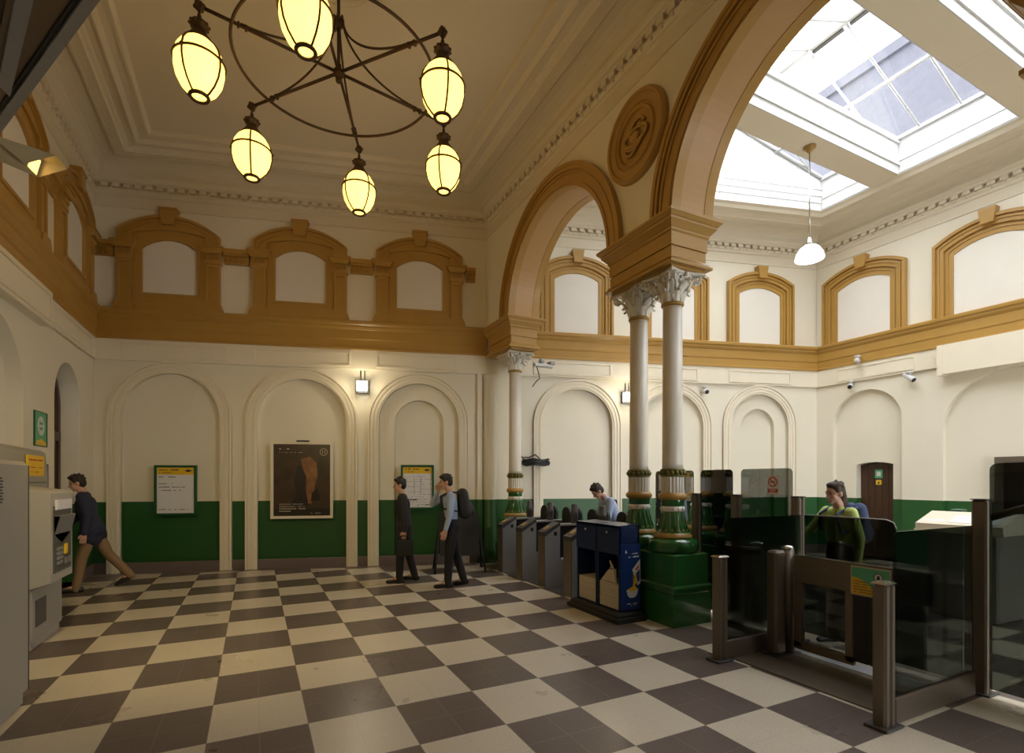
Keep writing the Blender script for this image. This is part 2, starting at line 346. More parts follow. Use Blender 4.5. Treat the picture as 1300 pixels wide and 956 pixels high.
# ------------------------------------------------------------ arch bands on the arcade (both sides) and soffits
def band(mb, c, r0, r1, x0, x1, mi=0, a0=0, a1=PI, n=56):
    """ring in the YZ plane swept from x0 to x1"""
    rg = []
    for i in range(n+1):
        a = a0+(a1-a0)*i/n; y, z = math.cos(a), math.sin(a)
        rg.append([(x0, c+r0*y, AZ+r0*z), (x1, c+r0*y, AZ+r0*z), (x1, c+r1*y, AZ+r1*z), (x0, c+r1*y, AZ+r1*z)])
    mb.loft(rg, mi, False, True)
tn = 1
for k, c in enumerate(ACY):
    mb = MB()
    for sgn, xf in ((-1, AW), (1, AE)):
        for (r0, r1, d) in ((RI, RO, .035), (RI+.015, RI+.05, .05), (RI+.15, RI+.175, .05), (RO-.085, RO, .065), (RO-.04, RO+.01, .08)):
            band(mb, c, r0, r1, xf+sgn*d, xf-sgn*.01)
    band(mb, c, RI-.012, RI+.02, AW-.036, AW+.10); band(mb, c, RI-.012, RI+.02, AE+.036, AE-.10)
    o = struct(mb.obj('trim_%d' % tn, M['ochre'])); tn += 1
    mb = MB(); band(mb, c, RI-.006, RI+.01, AW+.09, AE-.09, 0); o2 = mb.obj('arch_soffit', M['ochre2'], o)
# impost blocks on the piers
def impost(y0, y1, name):
    mb = MB(); x0, x1 = AW+.015, AE-.015
    def slab(z0, z1, e0, e1=None):
        e1 = e0 if e1 is None else e1
        mb.loft([[(x0-e, y0-e, z), (x1+e, y0-e, z), (x1+e, y1+e, z), (x0-e, y1+e, z)] for e, z in ((e0, z0), (e1, z1))], 0, False, True)
    slab(4.075, 4.10, -.01); slab(4.10, 4.13, .055, .055); slab(4.13, 4.155, .05, .03); slab(4.155, 4.19, .035, .0); slab(4.19, 4.30, 0)
    slab(4.30, 4.312, -.012); slab(4.312, 4.46, .012); slab(4.46, 4.475, .012, .03); slab(4.475, 4.50, .03); slab(4.50, 4.56, .035, .085); slab(4.56, 4.59, .09); slab(4.59, 4.625, .10, .13); slab(4.625, 4.655, .135)
    return struct(mb.obj(name, M['ochre']))
impost(4.36, 5.46, 'trim_%d' % tn); tn += 1
impost(8.40, yb(AE)+.02, 'trim_%d' % tn); tn += 1
impost(.25, 1.35, 'trim_%d' % tn); tn += 1
# round medallion in the spandrel
md = MB()
MM = Matrix.Translation((AW, 4.91, 5.83)) @ Matrix.Rotation(-PI/2, 4, 'Y')
md.lathe([(.0, .02), (.30, .02), (.31, .05), (.33, .06), (.35, .03), (.37, .03), (.38, .05), (.46, .05), (.47, .075), (.50, .08), (.525, .05), (.535, -.01)], 64, 0, False, MM, caps=True)
o = tag(md.obj('medallion', M['ochre']), 'round ochre carved medallion high on the arcade wall between the two arches', 'medallion')
md = MB()
# interlaced monogram, raised
for c0, r0, sx, a0, a1 in (((0, .02), .17, .8, .3, 2*PI-.5), ((.06, -.05), .13, 1, -1.2, 3.2), ((-.07, .07), .11, 1.1, 1.0, 5.6), ((0, 0), .21, .42, 0, 2*PI)):
    md.tube([(c0[0]+r0*sx*math.cos(a0+(a1-a0)*i/30), c0[1]+r0*math.sin(a0+(a1-a0)*i/30), .045) for i in range(31)], .022, 8, 0, M=MM)
md.ball((0, 0, .04), .06, .09, .04, 12, 0, MM)
md.obj('monogram', M['ochre'], o)

# ------------------------------------------------------------ ochre band, frieze board, skirting, cornices
def ochre_band(plan, name):
    pr = [(0, 4.155), (.075, 4.155), (.075, 4.19), (.06, 4.205), (.06, 4.34), (.068, 4.345), (.068, 4.355), (.075, 4.36), (.075, 4.53), (.09, 4.54), (.115, 4.575), (.115, 4.60), (.15, 4.63), (.155, 4.675), (.14, 4.69), (0, 4.69)]
    mb = MB(); sweep(mb, plan, pr); return struct(mb.obj(name, M['ochre']))
ochre_band([(LX, FY), (LX, yb(LX)), (AW, yb(AW))], 'trim_%d' % tn); tn += 1
ochre_band([(AE, yb(AE)), (RX, yb(RX)), (RX, FY)], 'trim_%d' % tn); tn += 1
def frieze(plan, name):
    mb = MB(); sweep(mb, plan, [(0, 3.80), (.02, 3.785), (.05, 3.785), (.05, 4.158), (0, 4.158)]); return mb
mb = frieze([(LX, FY), (LX, yb(LX)), (AW, yb(AW))], '')
def fpanel(mb, fr, a, b, z0=3.83, z1=4.10, d=.05):
    mb.prism(fr, rect(a, b, z0, z1), [rect(a+.03, b-.03, z0+.03, z1-.03)], d-.01, d+.018); mb.prism(fr, rect(a+.035, b-.035, z0+.035, z1-.035), [], d-.01, d+.006)
for a, b in ((-2.2, -.45), (.0, 1.72), (2.2, 3.75)): fpanel(mb, BK, a, b)
for a, b in ((9.2, 11.1),): fpanel(mb, LF, a, b)
# deeper board boxes on the left wall
mb.box(LX, 6.9, 3.70, LX+.13, 8.9, 4.157); mb.box(LX, 4.2, 3.70, LX+.13, 6.2, 4.157)
fpanel(mb, LF, 7.0, 8.8, 3.75, 4.11, .13)
struct(mb.obj('trim_%d' % tn, M['cream'])); tn += 1
mb = frieze([(AE, yb(AE)), (RX, yb(RX)), (RX, FY)], '')
for a, b in ((5.0+.32, 7.0), (7.55, 9.0), (9.75, 11.3)): fpanel(mb, BK, a, b)
fpanel(mb, RT, 5.45, 6.95); mb.box(RX-.20, 1.2, 3.62, RX, 4.98, 4.157); mb.box(RX-.22, 4.93, 3.60, RX, 5.01, 4.157)
struct(mb.obj('trim_%d' % tn, M['cream'])); tn += 1
# skirtings
def skirting(plan, name): mb = MB(); sweep(mb, plan, [(0, 0), (.018, 0), (.018, .172), (.012, .185), (0, .185)]); struct(mb.obj(name, M['skirt']))
skirting([(LX, FY), (LX, 9.40)], 'baseboard_left'); skirting([(LX, 10.70), (LX, yb(LX)), (4.0, yb(4.0))], 'baseboard_back'); skirting([(5.0, yb(5.0)), (RX, yb(RX)), (RX, 7.1)], 'baseboard_right')
# main cornices with dentils, cove and ceiling mouldings
cprof = [(0, 6.50), (.015, 6.50), (.015, 6.515), (.008, 6.53), (.008, 6.70), (.03, 6.72), (.03, 6.76), (.055, 6.79), (.055, 6.82), (.015, 6.822), (.015, 6.888), (.085, 6.89), (.105, 6.90), (.105, 6.935), (.135, 6.965), (.15, 7.0), (.15, 7.02), (.12, 7.03)]
cove = [(.12, 7.03), (.13, 7.09), (.16, 7.14), (.22, 7.18), (.30, 7.205), (.42, 7.215)]
tray = [(.42, 7.215), (.42, 7.18), (.45, 7.165), (.47, 7.165), (.47, 7.175), (.57, 7.175), (.57, 7.165), (.60, 7.165), (.62, 7.195), (.66, 7.215), (.68, 7.235), (.78, 7.235), (.78, 7.21), (.81, 7.20), (.84, 7.225), (.87, 7.25), (.98, 7.255), (.98, 7.235), (1.02, 7.235), (1.05, 7.27), (1.06, 7.30)]
def dentils(mb, plan, closed, d0=.012, d1=.088, z0=6.824, z1=6.888, stp=.175, w_=.11):
    P = offs(plan, 0, closed); n = len(P)
    for i in range(n if closed else n-1):
        a, b = P[i], P[(i+1) % n]; t = (b-a).normalized(); nn = Vector((t.y, -t.x)); L = (b-a).length; k = int((L-.2)/stp)
        for j in range(k):
            s0 = .1+j*stp+(L-.2-k*stp)/2; q = [a+t*s0+nn*d0, a+t*(s0+w_)+nn*d0, a+t*(s0+w_)+nn*d1, a+t*s0+nn*d1]
            mb.loft([[(p.x, p.y, z0) for p in q], [(p.x, p.y, z1) for p in q]], 0, False, True)
            # egg shapes under the dentils
            c_ = a+t*(s0+w_/2)+nn*(d0-.006); mb.ball((c_.x+nn.x*.05, c_.y+nn.y*.05, z0-.03), .022, .022, .026, 6)
ca = MB(); sweep(ca, PA, cprof+cove[1:]+tray[1:], True)
q = offs(PA, 1.06, True); ca.add([(p.x, p.y, 7.30) for p in q], [(0, 1, 2, 3)])
dentils(ca, PA, True)
cao = struct(ca.obj('ceiling', M['ceil'], fix=False))
# ceiling rose over the chandelier
CH = Vector((.84, 5.99, 0))
mb = MB(); mb.lathe([(.0, 0), (.36, 0), (.38, -.02), (.35, -.035), (.30, -.03), (.29, -.015), (.22, -.02), (.16, -.045), (.08, -.06), (.05, -.07), (0.001, -.07)], 40, 0, True, Matrix.Translation((CH.x, CH.y, 7.30)))
for i in range(24):
    a = 2*PI*i/24; mb.ball((CH.x+.25*math.cos(a), CH.y+.25*math.sin(a), 7.275), .03, .03, .02, 8)
for i in range(12):
    a = 2*PI*i/12; mb.tube([(CH.x+r*math.cos(a+(r-.1)*2), CH.y+r*math.sin(a+(r-.1)*2), 7.26) for r in (.08, .12, .16, .2)], .02, 6)
mb.obj('ceiling_rose', M['ceil'], cao)
# hall B ceiling with three roof bays between beams
OX0, OX1, OZ = 5.70, 10.64, 7.30; LZ = 7.96
def yo(x): return yb(x)-.98       # far edge of the opening, parallel to the back wall
cb = MB(); sweep(cb, PB, cprof+cove[1:]+tray[1:-1]+[(.96, 7.30)] if False else cprof+cove[1:], True)
# mouldings from the cove to the opening on the far, right and left sides
tb = [(.42, 7.215), (.42, 7.18), (.46, 7.165), (.60, 7.175), (.62, 7.20), (.70, 7.235), (.80, 7.235), (.82, 7.215), (.86, 7.215), (.90, 7.27), (.95, 7.30)]
sweep(cb, PB, tb, True)
dentils(cb, PB, True)
cbo = struct(cb.obj('ceiling', M['ceil'], fix=False))
BEAMS = [(5.30, 5.74), (3.17, 3.59), (1.04, 1.46), (-1.1, -.7)]
mb = MB()
for y0, y1 in BEAMS:
    mb.box(OX0-.05, y0, OZ, OX1+.05, y1, LZ+.02)
    mb.box(8.60, y0+.001, OZ-.002, 8.606, y1-.001, OZ)
bo_ = mb.obj('roof_beam', M['ceil'], cbo)
mb = MB()
for y0, y1 in BEAMS:      # white boarded sides with a small ledge
    for yy, sg in ((y0, -1), (y1, 1)):
        mb.box(OX0, min(yy, yy+sg*.02), OZ+.002, OX1, max(yy, yy+sg*.02), LZ+.03); mb.box(OX0, min(yy, yy+sg*.045), OZ+.16, OX1, max(yy, yy+sg*.045), OZ+.20); mb.box(OX0, min(yy, yy+sg*.05), LZ-.10, OX1, max(yy, yy+sg*.05), LZ-.06)
# lining of the opening
yA, yB = yo(OX0), yo(OX1); yF = FY+.98
mb.loft([[(OX1, yF, z), (OX1+.12, yF, z), (OX1+.12, yB+.0, z), (OX1, yB, z)] for z in (OZ, LZ)], 0)
mb.loft([[(OX0-.12, yF, z), (OX0, yF, z), (OX0, yA, z), (OX0-.12, yA, z)] for z in (OZ, LZ)], 0)
RDX, RDZ = 8.40, 8.95
def slope(x): return LZ+(RDZ-LZ)*(OX1-x)/(OX1-RDX) if x >= RDX else LZ+(RDZ-LZ)*(x-OX0)/(RDX-OX0)
# far gable of vertical boards, near gable
n = 26
for i in range(n):
    xa = OX0+(OX1-OX0)*i/n; xb = OX0+(OX1-OX0)*(i+1)/n-.006
    mb.add([(xa, yo(xa), OZ), (xb, yo(xb), OZ), (xb, yo(xb), slope(xb)), (xa, yo(xa), slope(xa)), (xa, yo(xa)+.05, OZ), (xb, yo(xb)+.05, OZ), (xb, yo(xb)+.05, slope(xb)), (xa, yo(xa)+.05, slope(xa))], [(0, 1, 2, 3), (7, 6, 5, 4), (0, 4, 5, 1), (2, 6, 7, 3), (1, 5, 6, 2), (0, 3, 7, 4)])
for z in (OZ+.16, OZ+.30, OZ+.44): mb.add([(OX0, yo(OX0)-.02, z), (OX1, yo(OX1)-.02, z), (OX1, yo(OX1)-.02, z+.03), (OX0, yo(OX0)-.02, z+.03)], [(0, 1, 2, 3)])
mb.add([(OX0, yo(OX0)+.06, OZ), (OX1, yo(OX1)+.06, OZ), (OX1, yo(OX1)+.06, LZ), (RDX, yo(RDX)+.06, RDZ), (OX0, yo(OX0)+.06, LZ)], [(0, 1, 2, 3, 4)])
mb.add([(OX0, yF, OZ), (OX1, yF, OZ), (OX1, yF, LZ), (RDX, yF, RDZ), (OX0, yF, LZ)], [(0, 1, 2, 3, 4)])
for z in (OZ+.02, OZ+.24):
    mb.box(OX1-.012, yF, z, OX1, yB, z+.02)
mb.box(OX1-.05, yF, LZ-.03, OX1+.02, yB, LZ+.03); mb.box(OX0-.02, yF, LZ-.03, OX0+.05, yA, LZ+.03)
mb.obj('lightwell_lining', M['white'], cbo)
# roof light: glazing and bars
bars = MB(); gl = MB(); strip = MB()
for side in (0, 1):
    xe = OX1 if side == 0 else OX0
    def q(x, y, dz=0): return (x, y, slope(x)+dz)
    ye = yo(xe); yr = yo(RDX)
    gl.add([q(xe, yF), q(RDX, yF), q(RDX, yr), q(xe, ye)], [(0, 1, 2, 3)])
    k = 0; y = 5.54-.61*14
    while y < 7.6:
        if y < min(ye, yr)+.5 and y > yF:
            x_end = xe; 
            if y > ye and side == 0:   # short rafters reach only to the skewed gable
                x_end = RDX+(xe-RDX)*max(0, (yr-y)/(yr-ye))
            if abs(x_end-RDX) > .15:
                bars.tube([q(x_end, y, 0), q(RDX, y, 0)], .022, 4)
        y += .61
    for xm in ([9.58] if side == 0 else [6.9]):
        bars.tube([(xm, yF, slope(xm)-.03), (xm, yo(xm), slope(xm)-.03)], .03, 6)
bars.tube([(RDX, yF, RDZ), (RDX, yo(RDX), RDZ)], .05, 6)
bars.tube([(OX1, yo(OX1)-.03, LZ), (RDX, yo(RDX)-.03, RDZ), (OX0, yo(OX0)-.03, LZ)], .035, 6)
for k in range(16):
    y0 = 5.54-.61*k
    strip.box(RDX+.03, y0-.56, RDZ-.07, RDX+.09, y0-.05, RDZ-.03)
for y0, y1 in BEAMS: bars.box(OX0, y0+.1, LZ, OX1, y0+.14, LZ+.03); [bars.tube([(x, y0+.2, LZ), (x, y0+.2, slope(x))], .025, 6) for x in (9.58, 8.4, 6.9)]
wd = struct(bars.obj('window_1', M['white']), 'white painted bars of the pitched roof light over the gated hall')
gl.obj('roof_glass', M['sky_glass'], wd, fix=False); strip.obj('ridge_vent', M['dgrey'], wd)
# outer roof slab so that daylight only enters through the glazing
rf = MB(); 
rf.box(LX-.6, FY-.5, TOP, OX0-.13, yb(LX)+.6, TOP+.15); rf.box(OX1+.13, FY-.5, TOP, RX+.6, 9.0, TOP+.15)
rf.add([(OX0-.14, yo(OX0)+.06, TOP), (OX1+.14, yo(OX1)+.06, TOP), (OX1+.14, 11, TOP), (OX0-.14, 11, TOP), (OX0-.14, yo(OX0)+.06, TOP+.15), (OX1+.14, yo(OX1)+.06, TOP+.15), (OX1+.14, 11, TOP+.15), (OX0-.14, 11, TOP+.15)], [(0, 1, 2, 3), (4, 5, 6, 7), (0, 1, 5, 4)])
rf.box(OX0-.14, FY-.5, TOP, OX1+.14, yF, TOP+.15)
rf.obj('roof_slab', M['slate'], cbo)
nb = MB(); nb.box(15.5, -4, 0, 17, 12, 13.2); nb.box(15.4, -4.2, 13.2, 17.2, 12.2, 13.5)
tag(nb.obj('neighbouring_building', M['slate']), 'grey slate-clad building seen through the lower panes of the roof light', 'building')

# ------------------------------------------------------------ blind arch mouldings
for k, (l, r, t) in enumerate(A_ARCH+B_ARCH):
    mb = MB(); h = (r-l)/2; zs = t-h
    ringp(mb, BK, l, r, .0, zs, None, .205, -.02, .03)
    ringp(mb, BK, l, r, .0, zs, None, .035, -.0, .055); ringp(mb, BK, l+.05, r-.05, .0, zs, None, .05, 0, .043)
    ringp(mb, BK, l+.125, r-.125, .0, zs, None, .045, 0, .043); ringp(mb, BK, l+.185, r-.185, .0, zs, None, .02, -.03, .02)
    if k in (2, 5):
        pass
    struct(mb.obj('trim_%d' % tn, M['cream'])); tn += 1

# ------------------------------------------------------------ blind upper windows
wn = 2
def rich_window(fr, c, name, hw=.83, zb=4.69):
    """segmental headed ochre frame between panelled pilasters"""
    f = MB(); l, r = c-hw, c+hw
    ringp(f, fr, l+.02, r-.02, 5.60, 6.06, .30, .22, 0, .075)
    ringp(f, fr, l, r, 5.89, 6.08, .31, .05, 0, .11)
    ringp(f, fr, l+.10, r-.10, 5.62, 6.02, .285, .025, 0, .095)
    f.prism(fr, arch(l+.24, r-.24, zb+.13, 5.93, .24), [arch(l+.383, r-.383, 5.003, 5.797, .169)], 0, .045)
    f.prism(fr, arch(l+.34, r-.34, 4.95, 5.83, .19), [arch(l+.38, r-.38, 5.0, 5.80, .17)], 0, .06)
    f.prism(fr, arch(l+.05, r-.05, zb, 6.04, .28), [arch(l+.376, r-.376, 4.996, 5.804, .172)], 0, .03)
    f.prism(fr, rect(l+.2, r-.2, zb, zb+.15), [], 0, .09); f.prism(fr, rect(l+.22, r-.22, zb+.15, zb+.19), [], 0, .06)
    o = struct(f.obj(name, M['ochre']))
    p = MB(); p.prism(fr, arch(l+.36, r-.36, 4.98, 5.80, .18), [], 0, .012); p.obj('blind_panel', M['panel'], o)
    kb = MB(); kb.prism(fr, [(c-.10, 6.22), (c+.10, 6.22), (c+.14, 6.50), (c-.14, 6.50)], [], 0, .14); kb.prism(fr, rect(c-.15, c+.15, 6.47, 6.51), [], 0, .155); kb.obj('keystone', M['ochre'], o)
    for s_ in (l, r-.23):
        q = MB(); q.prism(fr, rect(s_, s_+.23, zb+.08, 5.60), [rect(s_+.045, s_+.185, zb+.22, 5.52)], 0, .09); q.prism(fr, rect(s_+.04, s_+.19, zb+.2, 5.55), [], 0, .065)
        q.prism(fr, [(s_-.05, zb), (s_+.28, zb), (s_+.28, zb+.06), (s_+.24, zb+.16), (s_-.01, zb+.16), (s_-.05, zb+.06)], [], 0, .12)
        q.prism(fr, rect(s_-.02, s_+.25, 5.58, 5.64), [], 0, .105); q.prism(fr, rect(s_-.015, s_+.245, 5.64, 5.76), [], 0, .10)
        for kx in range(5): a = s_+.02+.045*kx; q.tube([fr(a, 5.66, .10), fr(a+.02, 5.70, .115), fr(a, 5.74, .10)], .012, 6)
        q.prism(fr, [(s_-.03, 5.76), (s_+.26, 5.76), (s_+.31, 5.86), (s_-.08, 5.86)], [], 0, .15); q.prism(fr, rect(s_-.085, s_+.315, 5.86, 5.89), [], 0, .17)
        q.obj('pilaster', M['ochre'], o)
    return o
def entab(mb, fr, a, b):
    mb.prism(fr, rect(a, b, 5.62, 5.76), [], 0, .05); mb.prism(fr, rect(a, b, 5.76, 5.80), [], 0, .085); mb.prism(fr, rect(a, b, 5.80, 5.875), [], 0, .12)
    n = int((b-a)/.085)
    for i in range(n):
        c = a+.04+i*(b-a-.04)/max(1, n)
        mb.tube([fr(c-.03, 5.65, .05), fr(c, 5.72, .07), fr(c+.03, 5.66, .05)], .014, 6); mb.ball(tuple(fr(c, 5.74, .06)), .018, n=6)
WA = [-1.40, .82, 3.03]
for c in WA: rich_window(BK, c, 'window_%d' % wn); wn += 1
for c in (10.25, 8.03, 5.81): rich_window(LF, c, 'window_%d' % wn); wn += 1
mb = MB()
for a, b in ((S0+.02, WA[0]-.9), (WA[0]+.9, WA[1]-.9), (WA[1]+.9, WA[2]-.9), (WA[2]+.9, 4.12)): entab(mb, BK, a, b)
for a, b in ((11.14, yb(LX)-.03), (8.93, 9.36), (6.71, 7.14)): entab(mb, LF, a, b)
struct(mb.obj('trim_%d' % tn, M['ochre'])); tn += 1
def plain_window(fr, l, r, name, zb=4.69):
    f = MB()
    f.prism(fr, arch(l, r, zb, 6.06, .24), [arch(l+.165, r-.165, zb+.001, 5.93, .19)], 0, .07)
    f.prism(fr, arch(l-.003, r+.003, zb, 6.063, .241), [arch(l+.045, r-.045, zb+.002, 6.025, .225)], 0, .11); f.prism(fr, arch(l+.08, r-.08, zb, 6.0, .215), [arch(l+.105, r-.105, zb+.001, 5.98, .205)], 0, .09)
    f.prism(fr, arch(l+.160, r-.160, zb, 5.935, .192), [arch(l+.30, r-.30, zb+.001, 5.82, .15)], 0, .03); f.prism(fr, arch(l+.2, r-.2, zb, 5.90, .18), [arch(l+.225, r-.225, zb+.001, 5.88, .17)], 0, .045)
    o = struct(f.obj(name, M['ochre'])); c = (l+r)/2
    p = MB(); p.prism(fr, arch(l+.29, r-.29, zb, 5.82, .155), [], 0, .012); p.obj('blind_panel', M['panel'], o)
    kb = MB(); kb.prism(fr, [(c-.09, 6.16), (c+.09, 6.16), (c+.125, 6.42), (c-.125, 6.42)], [], 0, .15); kb.obj('keystone', M['ochre'], o)
for l, r in ((5.47, 7.03), (7.63, 9.24), (9.73, 11.36)): plain_window(BK, l, r, 'window_%d' % wn); wn += 1
for l, r in ((5.596, 7.251), (3.48, 5.134), (1.36, 3.01)): plain_window(RT, l, r, 'window_%d' % wn); wn += 1

# ------------------------------------------------------------ pilasters beside the far column (half round responds)
mb = MB()
def respond(mb, s_, r): 
    c = BK(s_, 0, 0); mb.lathe([(r+.02, .0), (r+.02, .3), (r, .33), (r, 3.70), (r+.03, 3.74), (r+.03, 3.785)], 20, 0, True, Matrix.Translation((c.x, c.y, 0)))
respond(mb, 4.42, .14)
mb.prism(BK, rect(4.16, 4.26, 0, 3.785), [], 0, .06)
struct(mb.obj('trim_%d' % tn, M['wall'])); tn += 1

# ------------------------------------------------------------ doors
# left doorway: arched timber frame and glazed leaves, seen at the back of the reveal
dl = MB(); DF = Frame((LX-.34, 0), (0, 1), (1, 0))
dl.prism(DF, arch(9.44, 10.66, 0, 2.83, None), [arch(9.53, 10.57, .01, 2.83, None)], 0, .09)
dl.prism(DF, rect(9.5, 10.6, 2.28, 2.42), [], 0, .11); dl.prism(DF, rect(10.02, 10.08, .02, 2.3), [], 0, .07)
for a in (9.53, 10.08): dl.prism(DF, rect(a, a+.49, .02, 2.28), [rect(a+.08, a+.41, .9, 2.18)], .01, .06)
do = struct(dl.obj('door_1', M['wood']), 'dark brown arched doorway with glazed leaves in the left wall')
g = MB(); g.prism(DF, arch(9.52, 10.58, .9, 2.83, None), [], .02, .026); g.obj('pane', M['wglass'], do)
g = MB(); g.tube([(LX-.26, 10.0, 1.0), (LX-.23, 10.0, 1.02), (LX-.23, 10.0, 1.22), (LX-.26, 10.0, 1.24)], .01); g.obj('door_handle', M['chrome'], do)
# lobby behind it
lb = MB(); lb.box(LX-1.6, 9.2, 0, LX-1.5, 10.9, 4.2); lb.box(LX-1.6, 9.1, 0, LX-.55, 9.2, 4.2); lb.box(LX-1.6, 10.9, 0, LX-.55, 11.0, 4.2)
struct(lb.obj('wall_lobby', M['panel']))
# right door
d = MB(); d.prism(RT, arch(5.90, 6.62, .01, 1.985, .05), [], -.315, -.27)
for i in range(5): d.prism(RT, rect(5.93+i*.135, 5.93+i*.135+.12, .04, 1.97), [], -.30, -.262)
do = struct(d.obj('door_2', M['wood']), 'dark brown plank door with a green and a yellow sign')
g = MB(); g.prism(RT, rect(6.18, 6.33, 1.70, 1.88), [], -.26, -.254); s1 = g.obj('door_sign', M['ygreen'], do); s1['label'] = 'green safety sign on the door'
g = MB(); g.prism(RT, rect(6.215, 6.295, 1.745, 1.84), [], -.256, -.252); g.obj('pictogram', M['wink'], s1)
g = MB(); g.prism(RT, rect(6.20, 6.31, 1.56, 1.66), [], -.26, -.254); s1 = g.obj('door_sign', M['yellow'], do); s1['label'] = 'yellow warning sign on the door'
g = MB(); g.prism(RT, [(6.23, 1.58), (6.28, 1.58), (6.255, 1.64)], [], -.256, -.252); g.obj('pictogram', M['ink'], s1)
g = MB(); g.ball((RX+.25, 6.54, 1.02), .03); g.obj('door_knob', M['chrome'], do)
# dark glazed entrance to the platform, framed on the right wall
d = MB(); d.prism(RT, rect(2.9, 4.25, 0, 2.06), [rect(3.0, 4.15, .02, 1.96), ], -.1, .02); do = struct(d.obj('door_3', M['taupe']), 'dark glazed entrance in the right wall behind the glass screen')
g = MB(); g.prism(RT, rect(2.95, 4.2, .01, 2.0), [], -.099, -.06); g.obj('leaf', M['art3'], do)
g = MB(); g.prism(RT, rect(3.1, 3.7, 1.25, 1.80), [], -.058, -.05); g.obj('poster', M['slate'], do)

# ------------------------------------------------------------ columns
def leaf(mb, ang, r0, z0, hgt, wid, out, curl=.07, seg=9):
    ca, sa = math.cos(ang), math.sin(ang); rows = []
    for i in range(seg+1):
        t = i/seg
        if t < .78: z = z0+hgt*t/.78; rr = r0+out*(t/.78)**2.2
        else:
            a = (t-.78)/.22*PI*.95; z = z0+hgt+curl*.35*math.sin(a)-curl*.25*(1-math.cos(a))*.9; rr = r0+out+curl*.5*(1-math.cos(a))*.9
        wv = wid*(.55+.45*math.sin(PI*min(1, t*1.05)**.8))*(1 if t < .7 else max(.15, 1-(t-.7)*2.6)); wv *= 1+.16*math.sin(t*26)
        row = []
        for k in range(-3, 4):
            u = k/3; bulge = .016*(1-u*u)-.010*(abs(k) == 2)*1; tx = u*wv/2
            row.append(((rr+bulge)*ca-tx*sa, (rr+bulge)*sa+tx*ca, z-abs(u)*.012))
        rows.append(row)
    n = 7; vs = [p for r_ in rows for p in r_]; th = []
    for r_ in rows:
        for p in r_: rad = math.hypot(p[0], p[1]); th.append((p[0]*(1-.012/rad), p[1]*(1-.012/rad), p[2]-.004))
    N = len(vs); fs = []
    for i in range(seg):
        for k in range(n-1): a = i*n+k; fs += [(a, a+1, a+n+1, a+n), (N+a, N+a+n, N+a+n+1, N+a+1)]
        a = i*n; fs += [(a, a+n, N+a+n, N+a), (a+n-1, N+a+n-1, N+a+2*n-1, a+2*n-1)]
    a = seg*n; fs += [(a+k, a+k+1, N+a+k+1, N+a+k) for k in range(n-1)]
    mb.add(vs+th, fs, 0, True)
